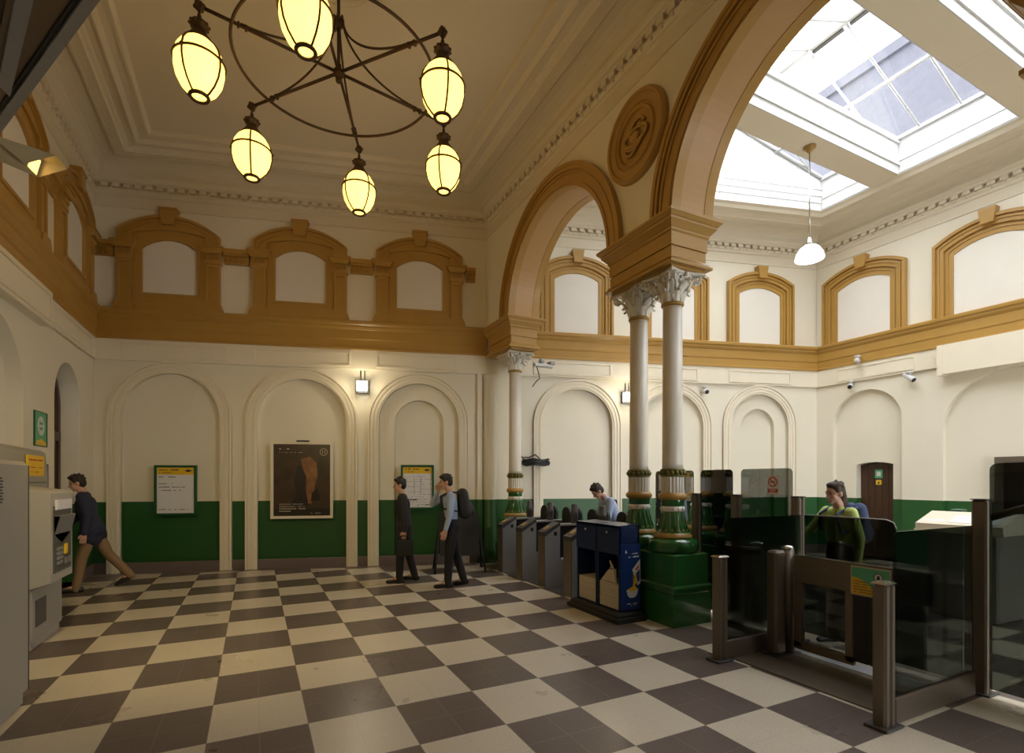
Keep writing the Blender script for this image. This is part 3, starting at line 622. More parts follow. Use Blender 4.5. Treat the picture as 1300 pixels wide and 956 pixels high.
def make_column(label, shared=True):
    t = thing('column', label, 'column', (0, 0, 0), 0, 'cast iron columns of the arcade')
    b = MB(); b.lathe([(.28, .81), (.293, .84), (.297, .885), (.288, .93), (.275, .955), (.225, .965), (.22, .972)], 40); b.obj('base_torus', M['green'], t)
    b = MB(); b.lathe([(.215, .97), (.222, .98), (.222, 1.0), (.20, 1.02), (.195, 1.035)], 36)
    for i in range(16):       # gilded leaf collar, pointed
        a = 2*PI*i/16; da = PI/16
        rr = [(.2, 1.0, -1), (.2, 1.0, 1), (.178, 1.045, .9), (.168, 1.085, 0), (.178, 1.045, -.9)]
        b.add([((r_+.008)*math.cos(a+k*da), (r_+.008)*math.sin(a+k*da), z) for r_, z, k in rr], [(0, 1, 2, 3, 4)])
    b.obj('leaf_collar', M['gold'], t)
    b = MB(); b.lathe([(.205, .98), (.20, 1.02), (.182, 1.06), (.163, 1.11), (.148, 1.17), (.138, 1.22), (.132, 1.28), (.129, 1.283), (.129, 1.345), (.133, 1.35), (.133, 1.39), (.14, 1.42), (.135, 1.43)], 36)
    for i in range(16):
        a = 2*PI*(i+.5)/16; b.tube([(.187*math.cos(a), .187*math.sin(a), 1.06), (.158*math.cos(a), .158*math.sin(a), 1.14), (.135*math.cos(a), .135*math.sin(a), 1.27)], .005, 6)
    b.obj('base_bell', M['green'], t)
    b = MB(); b.lathe([(.130, 1.283), (.136, 1.29), (.136, 1.335), (.130, 1.345)], 36)
    for i in range(14):
        a = 2*PI*i/14; b.ball((.136*math.cos(a), .136*math.sin(a), 1.313), .012, .012, .016, 6)
    b.obj('enriched_band', M['capital'], t)
    b = MB(); b.lathe([(.13, 1.415), (.155, 1.43), (.165, 1.445), (.168, 1.465), (.160, 1.487), (.14, 1.50), (.13, 1.505)], 36); b.obj('ring', M['ochre'], t)
    b = MB(); nn = 20; prof_ = []
    rings = []
    for z in (1.50, 1.51, 1.685, 1.695):
        rg = []
        for i in range(nn*4):
            a = 2*PI*i/(nn*4); k = i % 4; rg.append(((.134-(.010 if k in (1, 2) and 1.505 < z < 1.69 else 0))*math.cos(a), (.134-(.010 if k in (1, 2) and 1.505 < z < 1.69 else 0))*math.sin(a), z))
        rings.append(rg)
    b.loft(rings, 0, False, True); b.obj('fluted_drum', M['shaft'], t)
    b = MB(); b.lathe([(.125, 1.69), (.142, 1.70), (.142, 1.712), (.128, 1.72), (.128, 1.76), (.142, 1.768), (.142, 1.782), (.122, 1.79)], 36)
    for i in range(16):
        a = 2*PI*i/16; b.ball((.137*math.cos(a), .137*math.sin(a), 1.74), .0225, .0225, .028, 10)
    b.obj('bead_ring', M['bead'], t)
    b = MB(); b.lathe([(.122, 1.785), (.120, 1.85), (.112, 3.735)], 40); b.obj('shaft', M['shaft'], t)
    b = MB(); b.lathe([(.112, 3.71), (.128, 3.72), (.134, 3.735), (.128, 3.75), (.112, 3.76)], 36); b.obj('neck_ring', M['gold'], t)
    b = MB(); b.lathe([(.112, 3.75), (.125, 3.80), (.135, 3.9), (.17, 4.0), (.22, 4.045), (.20, 4.05)], 32)
    for i in range(8): leaf(b, 2*PI*i/8+PI/8, .122, 3.755, .125, .10, .045, .05)
    for i in range(8): leaf(b, 2*PI*i/8, .13, 3.80, .17, .105, .09, .055)
    for i in range(4):     # corner leaves under the abacus, with volutes
        a = PI/4+PI/2*i; leaf(b, a, .14, 3.86, .185, .14, .19, .05)
        ca, sa = math.cos(a), math.sin(a)
        for sg in (-1, 1):
            pth = []
            for j in range(20):
                th = j*.42; r_ = .045*(1-j/24); pth.append(((.285+r_*math.cos(th+PI))*ca-sg*.03*sa, (.285+r_*math.cos(th+PI))*sa+sg*.03*ca, 4.0+r_*math.sin(th+PI)))
            b.tube([(.15*ca-sg*.05*sa, .15*sa+sg*.05*ca, 3.86), (.2*ca-sg*.045*sa, .2*sa+sg*.045*ca, 3.95)]+pth, .011, 6)
        a2 = PI/2*i; ca, sa = math.cos(a2), math.sin(a2)    # inner scrolls on each face
        for sg in (-1, 1):
            pth = [((.19)*ca-sg*(.07+.03*math.cos(th))*sa, .19*sa+sg*(.07+.03*math.cos(th))*ca, 4.0+.03*math.sin(th)) for th in [k*.5 for k in range(12)]]
            b.tube(pth, .010, 6)
        b.ball((.22*ca, .22*sa, 4.035), .03, .03, .028, 8)
    ab = []
    for z, e in ((4.045, .0), (4.055, .015), (4.078, .015)):
        rg = []
        for i in range(4):
            a = PI/4+PI/2*i; p0 = Vector((math.cos(a), math.sin(a)))*(.345+e); p1 = Vector((math.cos(a+PI/2), math.sin(a+PI/2)))*(.345+e)
            for j in range(8):
                u = j/8; p = p0.lerp(p1, u); nrm = (p0+p1).normalized(); rg.append((p.x-nrm.x*.05*math.sin(PI*u), p.y-nrm.y*.05*math.sin(PI*u), z))
        ab.append(rg)
    b.loft(ab, 0, False, True); b.obj('capital', M['capital'], t)
    return t
c1 = make_column('off-white iron column on the green pedestal, the one nearest the wide brown gate'); c1.location = (4.46, 4.62, 0)
c2 = copy_tree(c1); c2['label'] = 'off-white iron column behind the blue newspaper rack, second of the front pair'; c2.location = (4.46, 5.22, 0)
c3 = copy_tree(c1); c3['label'] = 'off-white iron column standing alone beside the first ticket gate at the back wall'; c3.location = (4.47, 8.78, 0)
def pedestal(x0, y0, x1, y1, label):
    b = MB()
    def sl(z0, z1, e0, e1): b.loft([[(x0-e, y0-e, z), (x1+e, y0-e, z), (x1+e, y1+e, z), (x0-e, y1+e, z)] for e, z in ((e0, z0), (e1, z1))], 0, False, True)
    sl(0, .36, .012, .012); sl(.36, .375, .012, .025); sl(.375, .395, .025, .025); sl(.395, .415, .012, .012); sl(.415, .44, .022, .022); sl(.44, .46, .022, .0); sl(.46, .795, -.012, -.012); sl(.795, .81, -.012, -.03)
    return tag(b.obj('pedestal', M['green']), label, 'pedestal', 'green column pedestals')
pedestal(4.19, 4.32, 4.74, 5.50, 'long glossy green pedestal carrying the front pair of columns')
pedestal(4.20, 8.50, 4.74, 9.04, 'short green pedestal under the single column at the back wall')

# ------------------------------------------------------------ chandelier
ch = thing('chandelier', 'large bronze wheel chandelier with six lit amber globes under the tray ceiling', 'chandelier', (CH.x, CH.y, 6.2))
b = MB(); b.lathe([(.0005, -.12), (.025, -.11), (.035, -.085), (.02, -.06), (.05, -.04), (.065, 0), (.05, .03), (.03, .05), (.03, .09), (.02, .1)], 16); b.obj('hub', M['bronze'], ch)
b = MB(); b.cyl(0, 0, .05, 1.10, .018, 10); b.lathe([(.018, .50), (.05, .52), (.06, .56), (.05, .6), (.018, .62)], 14); b.lathe([(.02, 1.0), (.08, 1.03), (.09, 1.07), (.06, 1.1)], 16); b.obj('central_rod', M['bronze'], ch)
b = MB(); b.tube([(1.06*math.cos(2*PI*i/72), 1.06*math.sin(2*PI*i/72), 0) for i in range(72)], .016, 8, closed=True); b.obj('ring', M['bronze'], ch)
RA = 1.335
for k in range(6):
    a = math.radians(10.5+60*k); ca, sa = math.cos(a), math.sin(a)
    b = MB(); b.tube([(.04*ca, .04*sa, .0), (RA*ca, RA*sa, .0)], .017, 8)
    for rr in (.93, 1.0): b.lathe([(.017, -.012), (.032, -.008), (.032, .008), (.017, .012)], 12, 0, True, Matrix.Translation((rr*ca, rr*sa, 0)) @ Matrix.Rotation(a, 4, 'Z') @ Matrix.Rotation(PI/2, 4, 'Y'))
    arm = b.obj('arm', M['bronze'], ch)
    b = MB(); pth = []
    for i in range(22):
        u = i/21; r_ = .97-.93*math.sin(u*PI/2)**.75 if False else .98-.93*(1-(1-u)**1.0); th = u*PI/2
        r_ = .05+.93*(1-math.sin(th)); z = .02+.60*(1-math.cos(th)); pth.append((r_*ca, r_*sa, z))
    b.tube(pth, .012, 6); b.obj('scroll', M['bronze'], arm)
    b = MB(); b.ball((RA*ca, RA*sa, 0), .045, .045, .05, 10)
    for i in range(6): b.ball((RA*ca+.035*math.cos(i*PI/3), RA*sa+.035*math.sin(i*PI/3), .015*(-1)**i), .02, n=6)
    b.obj('finial', M['bronze'], arm)
    # lantern
    x, y = RA*ca, RA*sa; T = Matrix.Translation((x, y, 0))
    b = MB(); b.lathe([(.001, -.875), (.06, -.872), (.10, -.85), (.155, -.79), (.195, -.71), (.214, -.62), (.213, -.54), (.195, -.46), (.16, -.40), (.115, -.355), (.085, -.34)], 32, 0, True, T)
    gobj = b.obj('globe_lamp', M['amber'], ch)
    b = MB(); b.lathe([(.10, -.35), (.125, -.36), (.115, -.33), (.075, -.28), (.055, -.22), (.075, -.205), (.085, -.19), (.075, -.165), (.055, -.16), (.03, -.14), (.02, -.12)], 20, 0, True, T)
    for i in range(10): b.ball((x+.08*math.cos(2*PI*i/10), y+.08*math.sin(2*PI*i/10), -.185), .016, n=6)
    b.obj('gallery', M['bronze'], gobj)
    b = MB()
    for zz, rr in ((-.06, .014), (-.10, .02), (-.13, .014)): b.ball((x, y, zz), rr, rr, .028, 8)
    b.cyl(x, y, -.14, -.02, .008, 8); b.obj('hanger', M['bronze'], gobj)
    b = MB(); R_ = .220
    b.tube([(x+R_*math.cos(2*PI*i/36), y+R_*math.sin(2*PI*i/36), -.54) for i in range(36)], .011, 6, closed=True)
    b.tube([(x+.078*math.cos(2*PI*i/24), y+.078*math.sin(2*PI*i/24), -.872) for i in range(24)], .018, 6, closed=True)
    for i in range(4):
        a2 = a+PI/4+i*PI/2; c2_, s2_ = math.cos(a2), math.sin(a2)
        b.tube([(x+r_*c2_, y+r_*s2_, z) for r_, z in ((.115, -.35), (.163, -.395), (.20, -.455), (.219, -.54), (.219, -.62), (.20, -.71), (.159, -.79), (.105, -.852), (.078, -.872))], .010, 6)
        b.ball((x+.222*c2_, y+.222*s2_, -.54), .019, n=6)
    b.obj('cage', M['bronze'], gobj)

# ------------------------------------------------------------ pendant in the gated hall
pn = thing('pendant_lamp', 'small white opal pendant lamp on a thin rod under the roof beam', 'lamp', (8.41, 5.52, 5.46))
b = MB(); b.lathe([(.10, 1.838), (.10, 1.82), (.06, 1.80), (.05, 1.77), (.02, 1.74)], 20); b.obj('ceiling_cup', M['gold'], pn)
b = MB(); b.cyl(0, 0, .20, 1.76, .010, 8); b.lathe([(.012, .32), (.03, .28), (.045, .22), (.05, .17), (.03, .16)], 14); b.obj('rod', M['chrome'], pn)
b = MB(); b.lathe([(.05, .175), (.09, .165), (.15, .12), (.20, .04), (.225, -.05), (.22, -.065), (.12, -.10), (.001, -.11)], 32); b.obj('shade', M['shade'], pn)

# ------------------------------------------------------------ bulkhead wall lights on the back wall
def bulkhead(s_, z, label):
    t = thing('wall_light', label, 'light', tuple(BK(s_, z, 0)), 0, 'square bulkhead lights on the back wall'); fr = Frame((0, 0), BK.u[:2], BK.n[:2])
    b = MB(); b.prism(fr, rect(-.115, .115, -.13, .11), [], 0, .07); b.obj('backplate', M['dsteel'], t)
    b = MB(); b.prism(fr, [(-.10, -.10), (-.08, -.115), (.08, -.115), (.10, -.10), (.105, .0), (.10, .09), (-.10, .09), (-.105, 0)], [], .03, .14); b.obj('diffuser', M['lamp'], t)
    b = MB(); b.tube([fr(-.11, 0, .15), fr(.11, 0, .15)], .005); b.prism(fr, rect(-.115, .115, -.125, .10), [rect(-.095, .095, -.105, .085)], .13, .148)
    for x in (-.03, .04): b.tube([fr(x, .10, .03), fr(x, .30, .03)], .011, 8)
    b.obj('cage', M['dsteel'], t)
    pl = bpy.data.lights.new('bulkhead_glow', 'POINT'); pl.energy = 9; pl.color = (1, .86, .6); pl.shadow_soft_size = .06
    po = bpy.data.objects.new('bulkhead_glow', pl); C.objects.link(po); po.parent = t; po.location = fr(0, 0, .22)
bulkhead(1.94, 3.46, 'lit square wall light on the pier left of the two suited men'); bulkhead(7.36, 3.42, 'lit square wall light partly behind the front columns')

# ------------------------------------------------------------ framed notices
def frame_on(name, label, cat, fr, l, r, z0, z1, fm, bm_, d=.05, fw=.035, group=None):
    t = thing(name, label, cat, tuple(fr((l+r)/2, z0, 0)), 0, group); t2 = Frame((-(fr((l+r)/2, 0, 0)).x, -(fr((l+r)/2, 0, 0)).y), (1, 0), (0, 1))
    off = -fr((l+r)/2, z0, 0)
    F_ = lambda s_, z, dd: fr(s_, z, dd)+off
    b = MB(); b.prism(F_, rect(l, r, z0, z1), [rect(l+fw, r-fw, z0+fw, z1-fw)], 0, d); b.obj('frame', fm, t)
    b = MB(); b.prism(F_, rect(l+fw, r-fw, z0+fw, z1-fw), [], 0, d*.55); p = b.obj('sheet', bm_, t)
    return t, p, F_
def scribble(mb, F_, l, z, wd, h, d, density=.75):
    x = l
    while x < l+wd:
        k = random.uniform(.6, 1.4)*h*1.6; k = min(k, l+wd-x)
        if random.random() < density: mb.prism(F_, rect(x, x+k, z, z+h*random.uniform(.7, 1)), [], d-.002, d)
        x += k+h*.35
def notice(label, l, r, z0, z1, rich):
    t, p, F_ = frame_on('notice_board', label, 'notice', BK, l, r, z0, z1, M['dgreen'], M['paper'], .05, .04, 'green framed notices on the back wall')
    W = r-l
    b = MB(); b.prism(F_, rect(l+.05, r-.05, z1-.17, z1-.045), [], .02, .030); b.obj('yellow_header', M['yellow'], p)
    b = MB(); scribble(b, F_, l+.08, z1-.095, W*.45, .022, .033); scribble(b, F_, l+.08, z1-.14, W*.3, .014, .033); b.prism(F_, [(r-.2, z1-.10), (r-.14, z1-.075), (r-.07, z1-.10), (r-.14, z1-.125)], [], .03, .034)
    if not rich:
        for k, (zz, wf) in enumerate(((.22, .4), (.34, .38), (.40, .62), (.46, .6))): scribble(b, F_, l+.07, z1-zz, W*wf, .016, .030)
        scribble(b, F_, l+.07, z0+.10, W*.8, .014, .030, .5)
    else:
        for k in range(14): scribble(b, F_, l+.10+.25*(k % 2)*random.random(), z1-.23-k*.05, W*.6, .008, .030, .5)
        for x in (l+W*.4, l+W*.6): b.prism(F_, rect(x, x+.006, z0+.3, z1-.25), [], .028, .030)
        scribble(b, F_, l+.10, z0+.18, W*.35, .035, .030); scribble(b, F_, l+.07, z0+.08, W*.8, .02, .030, .6)
    b.obj('printed_lines', M['ink'], p)
notice('green framed notice with yellow header and a few black lines, in the leftmost wall arch', -1.655, -.965, 1.02, 1.925, False)
notice('green framed notice with yellow header and dense timetable, behind the man in the dark suit', 2.66, 3.30, 1.08, 1.955, True)
t, p, F_ = frame_on('framed_poster', 'tall dark sepia poster in a white frame in the middle wall arch', 'poster', BK, .29, 1.40, .935, 2.38, M['cream'], M['brownart'], .06, .05)
b = MB(); cxp = .90
b.prism(F_, [(cxp+.0, 1.20), (cxp+.12, 1.22), (cxp+.16, 1.5), (cxp+.22, 1.75), (cxp+.20, 1.98), (cxp+.08, 2.10), (cxp-.08, 2.05), (cxp-.02, 1.8), (cxp-.06, 1.5)], [], .03, .036); b.obj('glow_shape', M['art2'], p)
b = MB(); b.prism(F_, [(.60, 1.15), (.80, 1.12), (cxp+.06, 1.18), (cxp+.01, 1.45), (cxp+.02, 1.72), (cxp-.07, 1.93), (cxp-.14, 1.93), (cxp-.17, 1.75), (.70, 1.6), (.76, 1.4)], [], .034, .038); b.prism(F_, [(cxp+.10, 1.25), (cxp+.28, 1.28), (cxp+.22, 1.5), (cxp+.12, 1.42)], [], .034, .038); b.prism(F_, rect(.34, 1.35, .985, 1.12), [], .03, .035); b.obj('dark_shape', M['art3'], p)
b = MB(); scribble(b, F_, .44, 2.23, .22, .025, .04); scribble(b, F_, .44, 2.17, .42, .012, .04); 
for k, wd_ in enumerate((.45, .45, .46, .2)): scribble(b, F_, .44, 1.20-k*.045, wd_, .013 if k < 2 else .02, .041, .9)
scribble(b, F_, 1.0, 1.03, .3, .012, .04)
ringc = [(1.23+.07*math.cos(2*PI*i/28), 2.19+.07*math.sin(2*PI*i/28)) for i in range(28)]
b.prism(F_, ringc, [[(1.23+(x-1.23)*.86, 2.19+(z-2.19)*.86) for x, z in ringc]], .03, .037); b.prism(F_, rect(1.205, 1.215, 2.155, 2.225), [], .03, .037); b.prism(F_, rect(1.245, 1.255, 2.155, 2.225), [], .03, .037)
b.obj('printed_lines', M['news'], p)
b = MB(); b.prism(F_, rect(.75, .97, 2.375, 2.405), [], .01, .075); b.obj('top_label', M['ink'], t)
# plaque on the left wall
t, p, F_ = frame_on('wall_plaque', 'small green plaque with a white oval emblem on the left wall', 'sign', LF, 8.66, 9.10, 2.10, 2.56, M['dgreen'], M['ygreen'], .02, .008)
b = MB(); ov = [(8.88+.11*math.cos(2*PI*i/28), 2.37+.125*math.sin(2*PI*i/28)) for i in range(28)]; b.prism(F_, ov, [[(8.88+(x-8.88)*.72, 2.37+(z-2.37)*.72) for x, z in ov]], .01, .02); b.prism(F_, rect(8.79, 8.97, 2.355, 2.385), [], .01, .02); b.prism(F_, rect(8.865, 8.895, 2.42, 2.46), [], .01, .02); b.prism(F_, rect(8.865, 8.895, 2.29, 2.32), [], .01, .02); b.obj('oval_emblem', M['wink'], p)
b = MB(); b.prism(F_, [(8.70, 2.115), (9.06, 2.115), (9.04, 2.16), (8.88, 2.20), (8.72, 2.16)], [], .01, .019); b.obj('yellow_band', M['yellow'], p)

# ------------------------------------------------------------ ticket machines on the left
t = thing('ticket_machine', 'large grey machine cut by the left picture edge, with a speaker grille', 'ticket machine', (-1.5, 4.6, 0))
b = MB(); b.bbox(-.95, -1.3, .08, 0, .44, 1.79, .03); b.bbox(-.93, -1.28, 0, -.03, .42, .09, .005); b.obj('body', M['grey'], t)
b = MB()
for j in range(9):
    for i in range(4):
        b.box(-.003, -.16+i*.035+(j % 2)*.015, 1.50+j*.02, .003, -.135+i*.035+(j % 2)*.015, 1.511+j*.02)
b.obj('speaker_grille', M['ink'], t)
b = MB(); b.box(-.002, .415, .10, .004, .420, 1.76); b.box(-.004, -.9, .75, .012, -.3, 1.3); b.obj('door_seam', M['dgrey'], t)
t = thing('cash_machine', 'grey free-standing ticket machine with a slanted head and recessed keypad', 'ticket machine', (-1.75, 6.40, 0))
b = MB(); b.bbox(-.43, .08, 0, -.17, .90, .62, .015); b.bbox(-.43, .05, .10, -.155, .92, .60, .01); b.obj('base', M['grey'], t)
b = MB()
pr = [(-.43, .60), (-.20, .60), (.0, .66), (.0, 1.52), (-.04, 1.55), (-.43, 1.60)]
b.loft([[(x, y, z) for x, z in pr] for y in (0, .65)], 0, False, True); b.obj('head', M['grey2'], t)
b = MB(); b.box(-.001, .06, .74, .006, .59, 1.40); 
b.obj('recess', M['dgrey'], t)
b = MB(); b.box(.004, .10, 1.36, .02, .56, 1.46); b.box(.004, .13, 1.375, .024, .53, 1.445, 0); d_ = b.obj('display', M['paper'], t)
b = MB(); b.add([(.006, .08, 1.30), (.006, .57, 1.30), (.006, .57, 1.12), (.006, .30, 1.02), (.006, .08, 1.12), (.05, .08, 1.30), (.05, .57, 1.30), (.012, .57, 1.12)], [(0, 1, 2, 3, 4), (0, 1, 6, 5), (5, 6, 7, 4)])
for j in range(4):
    for i in range(3): b.box(.005, .14+i*.05, .82+j*.045, .022, .175+i*.05, .85+j*.045)
b.box(.005, .38, .80, .016, .54, .86); b.obj('keypad', M['steel'], t)
b = MB(); b.box(.005, .36, .90, .018, .44, 1.0); b.obj('yellow_reader', M['yellow'], t)
b = MB(); b.box(-.154, .14, .22, -.148, .42, .48); b.obj('vent_plate', M['dgrey'], t)
t = thing('ticket_machine', 'tall grey wall-side machine with a yellow sign, behind the keypad machine', 'ticket machine', (-2.2, 7.2, 0))
b = MB(); b.loft([[(x, y, z) for x, z in ((-.33, 0), (0, 0), (0, 1.72), (-.02, 1.97), (-.06, 2.0), (-.33, 2.06))] for y in (-.5, .74)], 0, False, True); b.obj('body', M['grey'], t)
b = MB(); b.box(-.004, .10, 1.70, .008, .60, 1.93); y_ = b.obj('yellow_sign', M['yellow'], t)
b = MB(); fm_ = lambda s_, z, dd: Vector((dd, s_, z)); scribble(b, fm_, .15, 1.87, .4, .02, .011); scribble(b, fm_, .14, 1.79, .4, .012, .011, .6); scribble(b, fm_, .14, 1.74, .3, .012, .011, .6); b.obj('printed_lines', M['red'], y_)
b = MB(); b.box(-.004, .05, 1.62, .004, .70, 1.635); b.box(-.004, .1, 1.0, .01, .6, 1.5); b.obj('seam', M['dgrey'], t)
t = tag(MB().bbox(LX+.001, 8.05, 1.55, LX+.20, 8.5, 1.86, .01).obj('ticket_box', M['dsteel']), 'small dark green box on the left wall behind the grey machines', 'box')
b = MB(); b.box(LX+.2, 8.1, 1.60, LX+.205, 8.4, 1.72); b.obj('slot_label', M['ygreen'], t)
b = MB(); b.cyl(-2.02, 5.66, 0, 2.30, .025, 12); b.lathe([(.08, 0), (.08, .01), (.03, .02)], 16, 0, True, Matrix.Translation((-2.02, 5.66, 0))); b.box(-2.10, 5.60, 2.25, -1.98, 5.72, 2.32)
tag(b.obj('sign_pole', M['steel']), 'slim silver pole rising behind the large grey machine at the left edge', 'pole')

# ------------------------------------------------------------ hanging sign box and flood light, top left
hs = thing('hanging_sign', 'large grey hanging sign box seen from below at the top left corner', 'sign', (-.35, 1.72, 3.0), math.radians(29.7))
b = MB(); b.bbox(-.62, -.9, .05, 0, 1.25, 1.0, .01); b.obj('box', M['taupe'], hs)
b = MB(); b.box(-.016, -.92, 0, .012, 1.27, .04); b.box(-.64, 1.24, 0, .012, 1.27, .04); b.box(-.64, -.92, 0, .012, -.89, .04); b.obj('bottom_trim', M['steel'], hs)
b = MB(); b.box(-.026, -.89, .01, -.016, 1.24, .05); b.obj('shadow_gap', M['black'], hs)
def skew(x0, x1, x2, x3, z0, z1): return [[(x0, -.89, z), (x1, -.89, z), (x3, 1.24, z), (x2, 1.24, z)] for z in (z0, z1)]
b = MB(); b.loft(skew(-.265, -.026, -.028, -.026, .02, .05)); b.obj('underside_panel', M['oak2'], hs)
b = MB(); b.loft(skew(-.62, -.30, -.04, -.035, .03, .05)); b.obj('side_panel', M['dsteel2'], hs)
b = MB(); b.loft([[(-.275, -.89, z), (-.235, -.89, z), (-.024, .80, z), (-.062, .76, z)] for z in (-.004, .03)]); b.ball((-.13, .2, -.006), .008); b.obj('strap', M['steel'], hs)
for yy in (-.5, .9): b = MB(); b.cyl(-.3, yy, .9, 4.25, .02, 10); b.obj('hanger_rod', M['steel'], hs)
fd = thing('flood_light', 'buff box-shaped flood light on a bracket below the hanging sign', 'light', (-1.336, 4.40, 3.735))
Tm = Matrix.Rotation(math.radians(-8), 4, 'Z') @ Matrix.Rotation(math.radians(14), 4, 'Y') @ Matrix.Scale(.55, 4)
b = MB(); b.loft([[(-.38, -.09, -.08), (-.38, .09, -.08), (-.38, .09, .08), (-.38, -.09, .08)], [(.10, -.11, -.11), (.10, .11, -.11), (.10, .11, .10), (.10, -.11, .10)]], 0, False, True, Tm); b.obj('housing', M['buff'], fd)
b = MB(); b.add([(-.30, -.13, .10), (.34, -.13, .13), (.34, .13, .13), (-.30, .13, .10), (-.30, -.14, .09), (.34, -.14, .12), (.34, .14, .12), (-.30, .14, .09), (.10, -.14, -.10), (.10, .14, -.10)], [(0, 1, 2, 3), (4, 5, 1, 0), (7, 6, 2, 3), (4, 5, 8), (7, 6, 9)], 0, False, Tm); b.obj('hood', M['buff'], fd)
b = MB(); b.tube([(-.2, 0, -.08), (-.3, 0, -.2), (-1.18, 0, -.2)], .018); b.obj('bracket', M['black'], fd)
b = MB(); b.add([Tm @ Vector(p) for p in ((.102, -.09, -.095), (.102, .09, -.095), (.102, .09, .08), (.102, -.09, .08))], [(0, 1, 2, 3)]); b.obj('lens', M['amber'], fd)
sp = bpy.data.lights.new('flood_beam', 'SPOT'); sp.energy = 135; sp.color = (1, .76, .34); sp.spot_size = math.radians(112); sp.spot_blend = .9; sp.shadow_soft_size = .08
so_ = bpy.data.objects.new('flood_beam', sp); C.objects.link(so_); so_.parent = fd; so_.location = (.22, 0, -.06); so_.rotation_euler = Vector((1.4, 3.4, -3.4)).to_track_quat('-Z', 'Y').to_euler()

# ------------------------------------------------------------ security cameras
def bullet(loc, rz, tilt, label, kind='bullet'):
    t = thing('security_camera', label, 'camera', loc, rz, 'white security cameras')
    b = MB(); b.lathe([(.06, -.0), (.06, -.025), (.035, -.04), (.03, -.07), (.02, -.085)], 18); b.obj('mount', M['white'], t)
    T_ = Matrix.Translation((0, 0, -.11)) @ Matrix.Rotation(tilt, 4, 'Y')
    b = MB(); b.lathe([(.001, -.13), (.04, -.125), (.05, -.09), (.052, .10), (.046, .12)], 20, 0, True, T_ @ Matrix.Rotation(PI/2, 4, 'Y')); hd = b.obj('housing', M['white'], t)
    b = MB(); b.lathe([(.045, .10), (.045, .124), (.02, .126), (.001, .126)], 20, 0, True, T_ @ Matrix.Rotation(PI/2, 4, 'Y')); b.obj('lens', M['black'], hd)
bullet((RX-.12, 6.62, 3.80), math.radians(205), .35, 'white security camera right above the arch with the brown door')
bullet((RX-.14, 5.50, 3.78), math.radians(255), .65, 'white security camera between the two arches of the right wall')
bullet((RX-.16, 6.45, 4.30), math.radians(20), -.1, 'small grey camera on the ochre band of the right wall')
bullet(tuple(BK(8.98+.15, 3.70, .10)), math.radians(250), .25, 'round white camera on the back wall right of the front columns')
t = thing('camera_bracket', 'white bracket with a small camera on the capital of the lone back column', 'camera', (4.72, 8.45, 3.78))
b = MB(); b.bbox(-.06, -.12, 0, .34, -.02, .06, .01); b.obj('arm', M['white'], t)
b = MB(); b.bbox(.26, -.14, .05, .36, -.0, .12, .01); b.obj('camera_head', M['steel'], t); b = MB(); b.ball((.1, -.07, .11), .055); b.obj('dome', M['steel'], t)
b = MB(); b.tube([(.0, -.07, 0), (.06, -.04, -.12), (.10, 0, -.2), (.02, .02, -.28), (-.02, .06, -.36)], .010); b.obj('cable', M['black'], t)
# conduit and coiled cable beside the lone column
t = thing('cable_coil', 'coil of black cable hanging on a grey wall conduit beside the lone column', 'cable', tuple(BK(5.02, 0, 0)))
fr0 = Frame((0, 0), BK.u[:2], BK.n[:2])
b = MB(); b.prism(fr0, rect(-.14, .02, 3.42, 3.52), [], 0, .07); b.tube([fr0(-.10, 3.42, .02), fr0(-.10, 1.25, .02)], .012); b.tube([fr0(0.0, 3.42, .02), fr0(0.0, 2.15, .02)], .010); b.obj('conduit', M['steel'], t)
b = MB()
for k in range(7):
    rr = .27+.02*math.sin(k*2.1); zz = 2.02+.018*(k-3); pth = [fr0(.32+rr*math.cos(2*PI*i/30)*1.0, zz+.012*math.sin(i*.9+k), .16+.10*math.sin(2*PI*i/30)) for i in range(30)]; b.tube(pth, .014, 6, closed=True)
b.tube([fr0(0, 2.2, .03), fr0(.06, 2.12, .05), (fr0(.2, 2.12, .08)), fr0(.32, 2.18, .1), fr0(.42, 2.08, .12)], .013); b.tube([fr0(0, 2.05, 0), fr0(.32, 2.0, .2)], .01)
b.obj('coil', M['black'], t)

